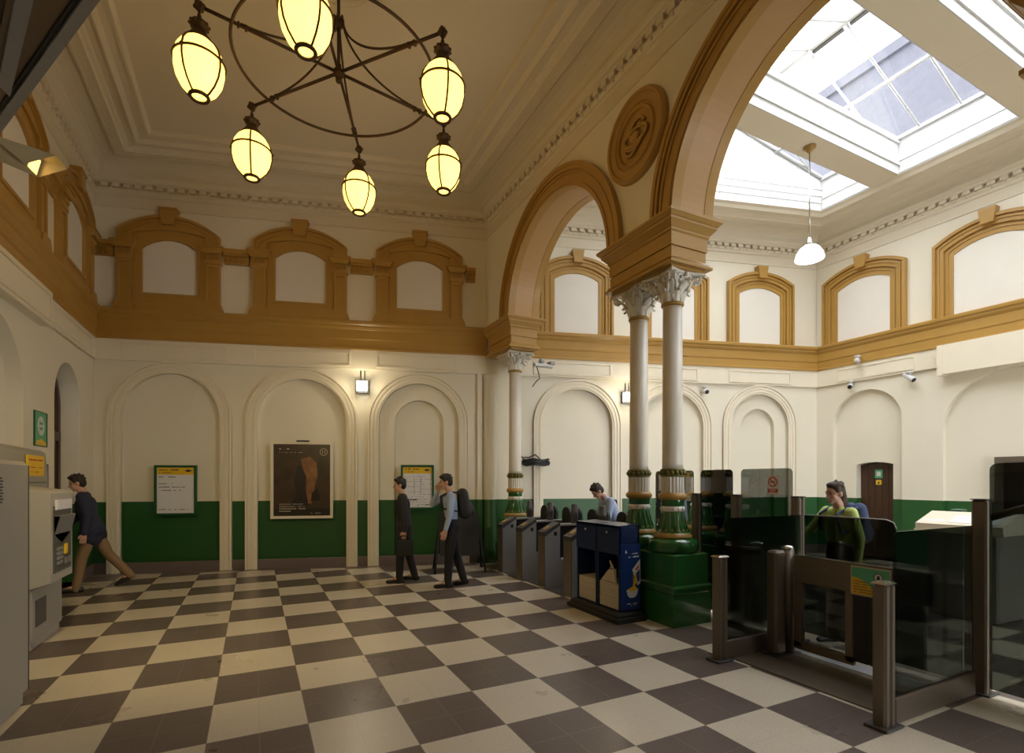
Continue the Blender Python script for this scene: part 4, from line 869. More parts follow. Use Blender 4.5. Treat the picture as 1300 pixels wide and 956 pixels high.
# ------------------------------------------------------------ ticket gates
def make_gate():
    t = thing('ticket_gate', 'ticket gate', 'ticket gate', (0, 0, 0), 0, 'grey ticket gates in the gate line')
    b = MB(); pr = [(0, 0), (1.12, 0), (1.12, .97), (.27, .97), (.24, .96), (0, .82)]
    # side recess is cut by building two cheeks
    b.loft([[(x, y, z) for x, z in pr] for y in (-.055, .055)], 0, False, True)
    for sg in (-1, 1):
        y0, y1 = (sg*.055, sg*.10)
        b.box(.0, min(y0, y1), .0, .27, max(y0, y1), .80); b.loft([[(x, y, z) for x, z in ((0, .80), (.27, .80), (.27, .965), (.24, .955), (0, .815))] for y in (min(y0, y1), max(y0, y1))], 0, False, True)
        b.box(.27, min(y0, y1), .0, 1.12, max(y0, y1), .42); b.box(.95, min(y0, y1), .42, 1.12, max(y0, y1), .97); b.box(.27, min(y0, y1), .945, .95, max(y0, y1), .97)
    b.obj('body', M['steel'], t)
    b = MB(); b.box(-.012, -.10, .02, .0, .10, .80); b.obj('front_panel', M['taupe'], t)
    b = MB(); b.loft([[(x, y, z) for x, z in ((-.015, .795), (.0, .795), (.27, .955), (.27, .995), (.25, .995), (-.015, .86))] for y in (-.104, .104)], 0, False, True); top = b.obj('reader_top', M['dsteel'], t)
    b = MB(); b.loft([[(x, y, z) for x, z in ((.035, .886), (.13, .934), (.127, .946), (.035, .900))] for y in (-.05, .04)], 0, False, True); b.obj('card_reader', M['gold'], top)
    b = MB()
    for sg in (-1, 1): b.box(.28, min(sg*.056, sg*.062), .43, .94, max(sg*.056, sg*.062), .94); b.box(.16, min(sg*.1, sg*.103), .80, .21, max(sg*.1, sg*.103), .86)
    b.obj('dark_recess', M['black'], t)
    b = MB()
    for sg in (-1, 1): b.box(.30, min(sg*.063, sg*.095), .425, .50, max(sg*.063, sg*.095), .445)
    b.obj('light_strip', M['paper'], t)
    b = MB(); b.lathe([(.052, .97), (.055, 1.0), (.055, 1.06), (.062, 1.065), (.062, 1.16), (.052, 1.17), (.052, 1.26), (.045, 1.275), (.001, 1.28)], 20, 0, True, Matrix.Translation((.60, 0, 0))); b.obj('tower', M['dsteel'], t)
    for sg in (-1, 1):
        b = MB(); b.prism(lambda s_, z, dd: Vector((.80+dd, sg*s_, z)), [(.07, .35), (.33, .35), (.35, .4)]+[(.22+.13*math.cos(i*PI/14), 1.07+.13*math.sin(i*PI/14)) for i in range(15)]+[(.09, 1.0), (.07, .9)], [], -.02, .02); b.obj('paddle', M['rubber'], t)
    return t
g0 = make_gate(); gl_lab = ['ticket gate nearest the back wall, beside the lone column', 'second ticket gate from the back wall', 'third ticket gate from the back wall', 'ticket gate nearest the blue newspaper rack']
for k, y in enumerate((8.37, 7.63, 6.88, 6.14)):
    g_ = g0 if k == 0 else copy_tree(g0)
    if k == 0:
        g_ = g0
    g_.location = (3.965, y, 0); g_['label'] = gl_lab[k]
for p_ in [c_ for c_ in g0.children if c_.name.startswith('paddle')][1:]: bpy.data.objects.remove(p_)
b = MB(); b.box(3.97, 5.70, 0, 5.25, 8.30, .008); tag(b.obj('floor_plate', M['plate']), 'grey metal floor plate running under the ticket gates', 'floor plate')

# ------------------------------------------------------------ newspaper rack
nr = thing('newspaper_rack', 'navy blue double newspaper rack with an advert on its end, on a black plinth', 'newspaper rack', (3.93, 5.22, 0))
b = MB(); b.loft([[(x0, y0, z), (x1, y0, z), (x1, y1, z), (x0, y1, z)] for (x0, x1, y0, y1, z) in ((-.23, .20, -.53, .53, 0), (-.23, .20, -.53, .53, .05), (-.20, .17, -.50, .50, .06), (-.20, .17, -.50, .50, .085), (-.17, .15, -.47, .47, .11))], 0, False, True); b.obj('plinth', M['rubber'], nr)
b = MB()
for y0 in (-.45, .0): b.box(.13, y0, .11, .15, y0+.45, 1.13); b.box(-.14, y0, .11, .15, y0+.02, 1.10); b.box(-.14, y0+.41, .11, .15, y0+.43, 1.12); b.box(-.15, y0, .78, -.12, y0+.43, 1.12); b.loft([[(x, y, z) for x, z in ((-.15, 1.09), (.15, 1.11), (.15, 1.13), (-.15, 1.12))] for y in (y0, y0+.43)]); b.box(-.12, y0+.02, .11, .13, y0+.41, .13)
b.obj('case', M['blue'], nr)
b = MB(); b.box(-.13, -.462, .14, .16, -.45, .90); ad = b.obj('advert', M['blue2'], nr)
AD = lambda s_, z, dd: Vector((s_, -.462-dd, z))
b = MB(); b.prism(AD, [(-.05, .37), (-.03, .30), (.0, .275), (.06, .275), (.10, .30), (.12, .37)], [], 0, .006); b.prism(AD, [(.035, .60), (.15, .72), (.155, .44), (.115, .41)], [], 0, .004); scribble(b, AD, -.04, .20, .16, .012, .004, .95); scribble(b, AD, .0, .18, .08, .008, .004); scribble(b, AD, -.02, .745, .06, .014, .004, .95); scribble(b, AD, .05, .745, .08, .024, .004, .95); b.prism(AD, [(-.06, .84), (-.04, .80), (-.07, .80)], [], 0, .004); scribble(b, AD, .03, .785, .10, .014, .004, .6); b.obj('bowl_and_packet', M['wink'], ad)
b = MB(); b.prism(AD, [(-.045, .37), (.01, .395), (.045, .41), (.06, .50), (.085, .56), (.095, .50), (.07, .41), (.115, .37), (.04, .35)], [], .005, .009)
for k in range(14): b.prism(AD, [(x+.0, z) for x, z in [(.03+.05*random.random()+dx, .40+.15*random.random()+dz) for dx, dz in ((0, 0), (.015, 0), (.012, .012))]] if False else rect(.04+.02*(k % 3), .052+.02*(k % 3), .42+.01*k, .43+.01*k), [], .005, .009)
b.obj('cereal', M['yellow'], ad)
b = MB(); b.prism(AD, [(.075, .60), (.12, .65), (.122, .625), (.095, .59)], [], .004, .007); scribble(b, AD, .04, .79, .05, .012, .005); b.obj('packet_print', M['red'], ad)
b = MB(); b.prism(AD, [(.08, .55), (.14, .60), (.145, .48), (.12, .44)], [], .004, .006); b.obj('packet_pattern', M['bluebag'], ad)
b = MB()
for y0 in (-.22, .22): b.lathe([(.016, 0), (.016, .006), (.001, .008)], 14, 0, True, Matrix.Translation((-.15, y0, 1.03)) @ Matrix.Rotation(-PI/2, 4, 'Y'))
b.obj('lock', M['chrome'], nr)
for k, (y0, lab) in enumerate(((5.22-.42, 'stack of newspapers in the rack bay next to the advert, sagging open'), (5.22+.03, 'stack of newspapers in the rack bay nearer the gates'))):
    b = MB(); hh = .30 if k == 0 else .29
    for i in range(9):
        j = random.uniform(-.006, .006); b.bbox(3.80+j, y0+j, .132+i*hh/9, 4.05+j, y0+.37+j, .132+(i+.93)*hh/9, .004)
    if k == 0: b.tube([(3.80, y0+.05, .45), (3.795, y0+.10, .62), (3.83, y0+.20, .68), (3.9, y0+.26, .60), (3.84, y0+.32, .45)], .012); b.add([(3.80, y0+.03, .44), (3.80, y0+.34, .44), (3.86, y0+.28, .56), (3.84, y0+.1, .60), (3.9, y0+.2, .45)], [(0, 1, 2, 3), (0, 4, 1)])
    tag(b.obj('newspaper_stack', M['news']), lab, 'newspapers', 'newspaper stacks in the rack')

# ------------------------------------------------------------ glass screens on the gate line
GX = 5.02
def glass_poly(x, y0, y1, z0, z1, r=.05, d=.012, rc=(1, 1)):
    a, b_ = min(y0, y1), max(y0, y1); P = [(a, z0), (b_, z0)]
    P += [(b_-r+r*math.cos(i*PI/12), z1-r+r*math.sin(i*PI/12)) for i in range(7)] if rc[1] else [(b_, z1)]
    P += [(a+r-r*math.sin(i*PI/12), z1-r+r*math.cos(i*PI/12)) for i in range(7)] if rc[0] else [(a, z1)]
    mb = MB(); mb.prism(lambda s_, z, dd: Vector((x+dd, s_, z)), P, [], -d/2, d/2); return mb
def post(x, y, h, label, r=.05, group='tall bronze posts of the glass screens'):
    t = thing('gate_post', label, 'post', (x, y, 0), 0, group)
    b = MB(); b.bbox(-.055, -.048, .0, -.004, .048, h, .012); b.bbox(.004, -.048, .0, .055, .048, h, .012); b.obj('post_shell', M['taupe'], t)
    b = MB(); b.box(-.006, -.035, 0, .006, .035, h-.01); b.bbox(-.058, -.052, h, .058, .052, h+.008, .004); b.obj('core_and_cap', M['dsteel'], t)
    b = MB(); b.bbox(-.085, -.08, 0, .085, .08, .014, .004); b.obj('foot_plate', M['dsteel'], t); return t
post(GX, 4.77, 1.48, 'tall bronze post right of the nearest front column'); post(GX, 4.17, 1.48, 'tall bronze post between the very dark panel and the sign panel'); post(GX, 3.42, 1.48, 'tall bronze post right of the panel with the no smoking sign'); post(GX+.03, 1.93, 1.50, 'tallest looking bronze post near the right picture edge')
def screen(y0, y1, m, label, z1=1.78):
    o = glass_poly(GX, y0, y1, .06, z1).obj('glass_screen', m); return tag(o, label, 'glass screen', 'tall glass screens of the gate line')
screen(4.83, 5.52, M['lglass'], 'pale grey glass screen seen behind the front columns'); screen(4.23, 4.71, M['bglass'], 'very dark glass screen between two posts right of the front column')
s_ = screen(3.48, 4.11, M['lglass'], 'pale grey glass screen carrying the round red no smoking sign')
screen(.45, 1.87, M['dglass'], 'dark glass screen at the right picture edge beyond the tall post')
t = thing('no_smoking_sign', 'white no smoking sign with a red ring on the glass screen', 'sign', (GX-.008, 3.70, 1.52))
NS = lambda s_, z, dd: Vector((-dd, -s_, z))
b = MB(); b.prism(NS, rect(-.07, .07, -.02, .18), [], 0, .003); b.obj('sheet', M['wink'], t)
b = MB(); rg = [(.055*math.cos(2*PI*i/32), .115+.055*math.sin(2*PI*i/32)) for i in range(32)]; b.prism(NS, rg, [[(x*.78, .115+(z-.115)*.78) for x, z in rg]], .003, .005); b.prism(NS, [(-.04, .148), (-.033, .155), (.04, .082), (.033, .075)], [], .003, .005); b.prism(NS, rect(-.058, .058, .0, .04), [], .003, .005); b.obj('red_print', M['red'], t)
b = MB(); b.prism(NS, rect(-.03, .025, .108, .12), [], .003, .0045); b.tube([(-.0045, -.028, .12), (-.0045, -.034, .13), (-.0045, -.026, .14)], .0015, 4); b.obj('cigarette', M['ink'], t)
b = MB(); scribble(b, NS, -.04, .022, .08, .01, .006, .95); scribble(b, NS, -.03, .008, .06, .007, .006, .95); b.obj('sign_text', M['wink'], t)

# ------------------------------------------------------------ wide gate in the foreground
YN, YF_ = 1.96, 3.36
def wing(y, label, m):
    t = thing('glass_wing', label, 'gate panel', (3.87, y, 0), 0, 'glass wings either side of the wide gate')
    b = MB(); b.bbox(.0, -.025, .0, 1.10, .025, .175, .006); b.obj('bottom_rail', M['taupe'], t)
    b = MB(); b.prism(lambda s_, z, dd: Vector((s_, dd, z)), [(0.02, .15), (1.10, .15), (1.10, 1.30), (.05, 1.30), (.02, 1.27)], [], -.006, .006); b.obj('pane', m, t); return t
wing(YF_, 'smoked glass wing of the wide gate, the one beside the green pedestal', M['dglass']); wing(YN, 'smoked glass wing of the wide gate, the one at the right of the picture', M['dglass'])
def lowpost(x, y, h, label, cap=False):
    t = thing('gate_post', label, 'post', (x, y, 0), 0, 'low bronze posts of the wide gate')
    b = MB(); b.bbox(-.062, -.045, 0, -.003, .045, h, .016); b.bbox(.003, -.045, 0, .062, .045, h, .016); b.obj('post_shell', M['taupe'], t)
    b = MB(); b.box(-.004, -.03, 0, .004, .03, h-.004); b.bbox(-.10, -.075, 0, .10, .075, .02, .005); b.ball((.045, .04, .05), .012); b.obj('foot_plate', M['dsteel'], t)
    b = MB(); b.loft([[(-.068, -.05, h), (.068, -.05, h), (.068, .05, h), (-.068, .05, h)], [(-.05, -.035, h+.014), (.05, -.035, h+.014), (.05, .035, h+.014), (-.05, .035, h+.014)]]); b.obj('cap', M['chrome'], t); return t
lowpost(3.82, YF_, .95, 'low bronze post right of the green pedestal, at the head of the glass wing'); lowpost(3.77, YN, .96, 'low bronze post in the foreground in front of the green and yellow gate sign')
# hinge post pair
t = thing('gate_post', 'thick rounded bronze hinge post of the brown swing gate', 'post', (4.50, 3.22, 0), 0, 'low bronze posts of the wide gate')
b = MB(); b.bbox(-.16, -.05, .02, -.01, .06, .99, .02); b.cyl(.05, -.02, .02, 1.0, .055, 20); b.obj('post_shell', M['taupe'], t)
b = MB(); b.lathe([(.057, 1.0), (.057, 1.01), (.045, 1.028), (.001, 1.034)], 20, 0, True, Matrix.Translation((.05, -.02, 0))); b.obj('cap', M['chrome'], t)
b = MB(); b.bbox(-.2, -.10, 0, .14, .09, .022, .006); b.obj('foot_plate', M['dsteel'], t)
# swing gate leaf
t = thing('swing_gate', 'brown metal swing gate with a deep top bar and a glass window', 'gate', (4.55, 3.13, 0))
b = MB(); b.bbox(-.03, -1.12, .70, .03, 0, .95, .012); b.bbox(-.022, -.54, .10, .022, -.47, .72, .006); b.bbox(-.022, -.08, .10, .022, -.0, .72, .006); b.bbox(-.022, -.54, .08, .022, 0, .155, .006); b.obj('frame', M['taupe'], t)
b = MB(); b.box(-.004, -.48, .14, .004, -.06, .71); b.obj('window_pane', M['lglass'], t)
b = MB(); b.box(-.03, -1.12, .951, .03, 0, .957); b.ball((-.032, -.3, .86), .006); b.obj('top_strip', M['chrome'], t)
sg_ = thing('gate_sign', 'green and yellow notice with a round emblem on the brown gate', 'sign', (4.515, 2.60, .0))
GS = lambda s_, z, dd: Vector((-dd, -s_, z))
b = MB(); b.prism(GS, rect(0, .31, .69, .935), [], 0, .006); b.obj('backing', M['news'], sg_)
b = MB(); b.prism(GS, rect(.012, .298, .702, .923), [], .006, .009); gp = b.obj('green_field', M['ygreen'], sg_)
b = MB(); b.prism(GS, [(.012, .702), (.19, .702)]+[(.012+.178*math.cos(i*PI/28), .702+.14*math.sin(i*PI/28)) for i in range(1, 14)]+[(.012, .842)], [], .009, .011); yl = b.obj('yellow_field', M['yellow'], gp)
b = MB(); [scribble(b, GS, .03, .805-k*.022, .11+.012*k, .009, .013, .9) for k in range(5)]; b.obj('printed_lines', M['oak'], gp)
b = MB(); b.prism(GS, [(.22+.035*math.cos(2*PI*i/24), .86+.035*math.sin(2*PI*i/24)) for i in range(24)], [], .009, .012); b.obj('emblem_disc', M['wink'], gp)
b = MB(); rg = [(.22+.036*math.cos(2*PI*i/24), .86+.036*math.sin(2*PI*i/24)) for i in range(24)]; b.prism(GS, rg, [[(.22+(x-.22)*.84, .86+(z-.86)*.84) for x, z in rg]], .01, .013); b.prism(GS, [(.205, .845), (.235, .845), (.228, .872), (.22, .882), (.212, .872)], [], .01, .0135); b.obj('emblem_mark', M['ink'], gp)
# dark leaves below the sign and glass leaf further in
for k, (y0, y1, lab) in enumerate(((2.60, 2.475, 'black rubber gate leaf below the sign, left of the light gap'), (2.465, 2.08, 'black rubber gate leaf below the sign, right of the light gap'))):
    o = glass_poly(4.56, y0, y1, .12, .69, .01, .04).obj('gate_leaf', M['rubber']); tag(o, lab, 'gate', 'black leaves below the gate sign')
o = glass_poly(4.98, 3.32, 2.49, .12, 1.30, .08, .012, (1, 0)); tag(o.obj('glass_leaf', M['dglass']), 'smoked glass swing leaf with a rounded corner behind the brown gate', 'gate panel')
b = MB(); b.tube([(4.98, 3.32, 1.303), (4.98, 2.57, 1.303), (4.98, 2.51, 1.28), (4.98, 2.487, 1.22)], .007, 6); tag(b.obj('glass_edge_strip', M['steel']), 'thin steel edging on the rounded smoked glass leaf', 'edging')
b = MB(); b.box(3.95, 1.98, 0, 4.62, 3.33, .012); tag(b.obj('floor_plate', M['taupe']), 'brown metal threshold plate of the wide gate', 'floor plate')
b = MB(); b.box(4.64, 2.02, 0, 4.86, 3.33, .010); tag(b.obj('floor_strip', M['lplate']), 'pale blue-grey threshold strip behind the brown gate', 'floor strip')

# ------------------------------------------------------------ podium desk in the gated hall
t = thing('desk_podium', 'pale grey podium desk with a sloping top behind the right glass wing', 'desk', (7.45, 2.66, 0))
b = MB(); b.bbox(.06, .06, .0, .74, .74, 1.02, .02); b.obj('body', M['grey'], t)
b = MB(); b.loft([[(0, y, 1.04), (.82, y, 1.04), (.82, y, 1.24), (.40, y, 1.26), (0, y, 1.12)] for y in (0, .85)], 0, False, True); b.box(-.01, -.01, 1.02, .83, .86, 1.05); b.obj('sloping_top', M['cream'], t)
for k in range(3):
    b = MB(); b.loft([[(x+.02*k, y, z+.004*k+.003) for x, z in ((.04, 1.135), (.34, 1.235), (.34, 1.238), (.04, 1.138))] for y in (.06+.26*k, .28+.26*k)]); tag(b.obj('paper_sheet', M['paper'], None, t.location), ['white paper sheet on the podium, nearest the tall post', 'white paper sheet in the middle of the podium top', 'white paper sheet on the podium, furthest from the tall post'][k], 'paper', 'papers on the podium')
b = MB(); b.tube([(7.9, 2.95, 1.275), (8.0, 3.15, 1.28)], .02); b.bbox(7.86, 3.2, 1.262, 8.0, 3.32, 1.29, .01); tag(b.obj('stapler', M['dgreen']), 'dark stapler lying on the podium desk', 'stapler')
# green cast iron rail beyond the glass
t = thing('iron_railing', 'dark green cast iron railing behind the right glass screen', 'railing', (8.6, 1.75, 0))
for k, (x, y) in enumerate(((0, 0), (.9, .25), (1.8, .5))):
    b = MB(); b.lathe([(.10, 0), (.10, .05), (.05, .09), (.035, .3), (.05, .34), (.035, .38), (.03, .75), (.05, .78), (.03, .82), (.03, 1.0), (.05, 1.03), (.001, 1.08)], 14, 0, True, Matrix.Translation((x, y, 0))); b.obj('post', M['green'], t)
b = MB()
for z in (.25, .6, .98): b.tube([(0, 0, z), (1.8, .5, z)], .02)
b.obj('rail', M['green'], t)
b = MB(); b.tube([(5.08, 1.90, 1.36), (5.35, 1.72, 1.46), (5.8, 1.40, 1.62), (6.3, 1.05, 1.8)], .03); [b.tube([(x, y, 0), (x, y, z)], .02) for x, y, z in ((6.2, 1.12, 1.76), (5.75, 1.44, 1.6))]
tag(b.obj('handrail', M['oak']), 'brown sloping handrail behind the tall post at the right', 'handrail')
b = MB(); b.box(6.9, -2.5, 0, 9.9, 1.4, .006); tag(b.obj('floor_mat', M['rubber']), 'black entrance mat on the floor beyond the right glass screen', 'mat')
b = MB(); b.box(6.7, 1.44, 0, 10.4, 1.56, .007); tag(b.obj('floor_stripe', M['yellow']), 'yellow floor stripe beyond the right glass screen', 'marking')

# ------------------------------------------------------------ black A-board behind the walking man
t = thing('sandwich_board', 'black folding sandwich board on splayed legs behind the man with the backpack', 'sandwich board', (3.35, 8.85, 0), math.atan2(-.28, 1))
for sg in (-1, 1):
    for x in (-.36, .36): b = MB(); b.loft([[(x-.02+dx, sg*(.30-z*.26)-.012, z), (x+.02+dx, sg*(.30-z*.26)-.012, z), (x+.02+dx, sg*(.30-z*.26)+.012, z), (x-.02+dx, sg*(.30-z*.26)+.012, z)] for z, dx in ((0, x*.25), (1.08, -x*.1))], 0, False, True); b.obj('leg', M['black'], t)
    b = MB(); b.loft([[(-.33-q_, sg*(.30-z*.26)-.008, z), (.33+q_, sg*(.30-z*.26)-.008, z), (.33+q_, sg*(.30-z*.26)+.008, z), (-.33-q_, sg*(.30-z*.26)+.008, z)] for z, q_ in ((.30, .03), (1.05, 0))], 0, False, True); b.obj('board_face', M['black'], t)

# ------------------------------------------------------------ people
def remesh(mb, name, mats, parent, voxel=.012, smooth=2):
    o = mb.obj(name, mats, None)
    m = o.modifiers.new('r', 'REMESH'); m.mode = 'VOXEL'; m.voxel_size = voxel; m.use_smooth_shade = True
    m2 = o.modifiers.new('s', 'SMOOTH'); m2.iterations = smooth; m2.factor = .6
    bpy.context.view_layer.update(); dg = bpy.context.evaluated_depsgraph_get()
    me = bpy.data.meshes.new_from_object(o.evaluated_get(dg)); old = o.data; o.modifiers.clear(); o.data = me; bpy.data.meshes.remove(old)
    me.materials.clear()
    for q in (mats if isinstance(mats, (list, tuple)) else [mats]): me.materials.append(q)
    for p_ in me.polygons: p_.use_smooth = True; p_.material_index = 0
    if parent is not None: o.parent = parent
    return o
def person(label, loc, face, H, pose, top, bottom, hair, long_hair=False, jacket=True, female=False, nm='person'):
    """local +X is forward, +Y is the person's left; pose angles in degrees (forward positive)"""
    k = H/1.78; r = math.radians
    lean = r(pose.get('lean', 4))
    def sag(p, ang, L, side=0): # direction from hanging down
        return Vector((p.x+L*math.sin(ang), p.y+side, p.z-L*math.cos(ang)))
    legs = {}; hip_w = .085
    hips = {}
    for s_, nm_ in ((1, 'L'), (-1, 'R')):
        th, kn = pose['leg'+nm_]; hips[nm_] = (th, kn)
    thigh, shin = .435*k, .415*k
    drops = [thigh*math.cos(r(th))+shin*math.cos(r(th-kn))+.085*k for th, kn in hips.values()]
    hz = max(drops)
    root = Vector((0, 0, hz))
    for s_, nm_ in ((1, 'L'), (-1, 'R')):
        th, kn = hips[nm_]; h_ = root+Vector((0, s_*hip_w*k, 0)); kp = sag(h_, r(th), thigh); ap = sag(kp, r(th-kn), shin); fa = r(th-kn)*(1 if th-kn < -15 else 0)
        toe = ap+Vector((.17*k*math.cos(fa), .02*s_, .17*k*math.sin(fa)))+Vector((0, 0, -.055*k)); heel = ap+Vector((-.05*k*math.cos(fa), 0, -.05*k*math.cos(fa)))
        legs[nm_] = (h_, kp, ap, toe, heel)
    up = Vector((math.sin(lean), 0, math.cos(lean))); fw = Vector((math.cos(lean), 0, -math.sin(lean)))
    waist = root+up*.16*k; chest = root+up*.38*k; neck = root+up*.53*k; 
    hl = r(pose.get('head', 0)); hup = Vector((math.sin(lean+hl), 0, math.cos(lean+hl))); hfw = Vector((math.cos(lean+hl), 0, -math.sin(lean+hl)))
    headc = neck+hup*.17*k+hfw*.02*k
    sw = (.175 if female else .195)*k
    arms = {}
    for s_, nm_ in ((1, 'L'), (-1, 'R')):
        a, e, out = pose['arm'+nm_]; sh = root+up*.49*k+Vector((0, s_*sw, 0)); ab = sh+Vector((math.sin(r(a))*math.cos(r(out)), s_*math.sin(r(out)), -math.cos(r(a))*math.cos(r(out))))*.29*k
        fo = r(a+e); inn = r(pose.get('in'+nm_, 0)); wr_ = ab+Vector((math.sin(fo)*math.cos(inn), -s_*math.sin(inn), -math.cos(fo)*math.cos(inn)))*.25*k; arms[nm_] = (sh, ab, wr_)
    t = thing(nm, label, 'person', loc, face)
    b = MB(); cp = b.capsule
    for s_ in (1, -1): cp(root+Vector((0, s_*.075*k, .02)), waist+Vector((0, s_*.065*k, 0)), .10*k, .088*k); cp(waist+Vector((0, s_*.065*k, 0)), chest+Vector((0, s_*.09*k, 0)), .085*k, .10*k); cp(chest+Vector((0, s_*.09*k, 0)), root+up*.46*k+Vector((0, s_*.11*k, 0)), .095*k, .065*k)
    cp(root+up*.47*k, neck+hup*.05*k, .06*k, .052*k); cp(neck, headc-hup*.05*k, .052*k, .05*k)
    for nm_ in 'LR':
        h_, kp, ap, toe, heel = legs[nm_]; cp(h_, kp, .085*k, .052*k); cp(kp, kp.lerp(ap, .3), .052*k, .056*k); cp(kp.lerp(ap, .3), ap, .056*k, .034*k); cp(ap, toe+Vector((0, 0, .01)), .036*k, .026*k); cp(ap, heel, .034*k, .03*k)
        sh, eb, wr_ = arms[nm_]; cp(root+up*.46*k, sh, .055*k, .055*k); cp(sh, eb, .05*k, .037*k); cp(eb, eb.lerp(wr_, .35), .037*k, .038*k); cp(eb.lerp(wr_, .35), wr_, .038*k, .025*k)
        s_ = 1 if nm_ == 'L' else -1; dr = (wr_-eb).normalized(); side = Vector((0, s_, 0)); side = (side-dr*side.dot(dr)).normalized(); fwd_ = dr.cross(side)*(1 if s_ > 0 else -1)
        if fwd_.x < 0: fwd_ = -fwd_
        pc = wr_+dr*.05*k
        for q_ in (-.028, -.01, .01, .028): cp(wr_+fwd_*q_*.5*k, wr_+dr*.085*k+fwd_*q_*k, .018*k, .014*k)
        curl = -side*.6
        for fi, (q_, L_) in enumerate(((-.033, .060), (-.011, .072), (.011, .078), (.033, .070))):
            p0 = wr_+dr*.085*k+fwd_*q_*k; p1 = p0+(dr+curl*.35).normalized()*L_*.5*k; p2 = p1+(dr+curl*1.3).normalized()*L_*.5*k; cp(p0, p1, .0095*k, .009*k, 8); cp(p1, p2, .009*k, .0078*k, 8)
        p0 = wr_+dr*.025*k+fwd_*.028*k; p1 = p0+(dr*.8+fwd_*.75+curl*.3).normalized()*.036*k; p2 = p1+(dr+fwd_*.15+curl*.4).normalized()*.03*k; cp(p0, p1, .013*k, .011*k, 8); cp(p1, p2, .011*k, .009*k, 8)
    # head
    hk = k*.95
    R3 = Matrix(((hfw.x, 0, hup.x), (0, 1, 0), (hfw.z, 0, hup.z))).to_4x4(); HM = Matrix.Translation(headc) @ R3
    b.ball((-.008*hk, 0, .028*hk), .098*hk, .078*hk, .100*hk, 20, 0, HM); b.ball((.025*hk, 0, -.035*hk), .068*hk, .060*hk, .082*hk, 18, 0, HM); b.ball((.062*hk, 0, -.092*hk), .026*hk, .03*hk, .024*hk, 12, 0, HM)
    b.capsule(HM @ Vector((.084*hk, 0, .012*hk)), HM @ Vector((.108*hk, 0, -.028*hk)), .010*hk, .015*hk, 8); b.capsule(HM @ Vector((.078*hk, -.03*hk, .025*hk)), HM @ Vector((.078*hk, .03*hk, .025*hk)), .014*hk, .014*hk, 8)
    b.capsule(HM @ Vector((.082*hk, -.018*hk, -.058*hk)), HM @ Vector((.082*hk, .018*hk, -.058*hk)), .010*hk, .010*hk, 8)
    for s_ in (1, -1): b.ball((-.01*hk, s_*.080*hk, -.008*hk), .022*hk, .009*hk, .033*hk, 10, 0, HM); b.ball((.055*hk, s_*.042*hk, -.025*hk), .026*hk, .02*hk, .024*hk, 10, 0, HM)
    body = remesh(b, 'body', M['skin'], t, .0065, 2)
    e = MB()
    for s_ in (1, -1): e.ball((.083*hk, s_*.031*hk, .006*hk), .008*hk, .011*hk, .007*hk, 10, 0, HM); e.capsule(HM @ Vector((.091*hk, s_*.018*hk, .031*hk)), HM @ Vector((.083*hk, s_*.046*hk, .033*hk)), .0045*hk, .0035*hk, 6)
    e.obj('eyes', M['eye'], t); e = MB(); e.capsule(HM @ Vector((.090*hk, -.016*hk, -.058*hk)), HM @ Vector((.090*hk, .016*hk, -.058*hk)), .0055*hk, .0055*hk, 8); e.obj('mouth', M['lip'], t)
    # hair: a cap over the skull
    hb = MB(); hb.ball((-.020*hk, 0, .045*hk), .100*hk, .086*hk, .100*hk, 20, 0, HM); hb.ball((-.05*hk, 0, -.0*hk), .066*hk, .078*hk, .085*hk, 18, 0, HM); hb.ball((.035*hk, .01*hk, .105*hk), .058*hk, .062*hk, .035*hk, 14, 0, HM)
    for s_ in (1, -1): hb.ball((.005*hk, s_*.068*hk, .055*hk), .04*hk, .02*hk, .05*hk, 10, 0, HM)
    if long_hair: hb.capsule(HM @ Vector((-.08*hk, 0, .03*hk)), HM @ Vector((-.11*hk, 0, -.12*hk)), .05*hk, .035*hk); hb.capsule(HM @ Vector((-.06*hk, 0, -.04*hk)), HM @ Vector((-.12*hk, 0, -.22*hk)), .05*hk, .02*hk)
    for i in range(26): a = random.uniform(0, 2*PI); z = random.uniform(.0, 1); q_ = math.sqrt(1-z*z); hb.ball(((-.02+.095*q_*math.cos(a))*hk, .083*q_*math.sin(a)*hk, (.05+.098*z)*hk), .018*hk, n=6, M=HM) if math.cos(a) < .5 or z > .75 else None
    remesh(hb, 'hair', hair, t, .0075, 2)
    # clothes
    c_ = MB(); cp = c_.capsule; g_ = .007 if not jacket else .024
    low = .13 if jacket else .02
    for s_ in (1, -1):
        cp(root+Vector((0, s_*.075*k, -low*k)), waist+Vector((0, s_*.065*k, 0)), (.102+g_)*k, (.088+g_)*k); cp(waist+Vector((0, s_*.065*k, 0)), chest+Vector((0, s_*.09*k, 0)), (.086+g_)*k, (.10+g_)*k); cp(chest+Vector((0, s_*.09*k, 0)), root+up*.465*k+Vector((0, s_*.11*k, 0)), (.095+g_)*k, (.062+g_)*k)
    cp(root+up*.48*k, neck+hup*.0*k, .07*k, .058*k)
    for nm_ in 'LR':
        sh, eb, wr_ = arms[nm_]; cp(root+up*.46*k, sh, (.055+g_)*k, (.055+g_)*k); cp(sh, eb, (.054+g_)*k, (.042+g_)*k)
        if pose.get('rolled') : cp(eb, eb.lerp(wr_, .25), (.042+g_)*k, (.040+g_)*k)
        else: cp(eb, eb.lerp(wr_, .93), (.041+g_)*k, (.028+g_)*k)
    if jacket:
        for nm_ in 'LR': h_, kp = legs[nm_][:2]; cp(root+Vector((0, 0, .05)), h_.lerp(kp, .30), .132*k, .118*k)
        for nm_ in 'LR': h_, kp = legs[nm_][:2]; cp(waist.lerp(h_, .4), h_+Vector((0, 0, -.02)), .13*k, .142*k); cp(h_, h_.lerp(kp, .22), .142*k, .132*k)
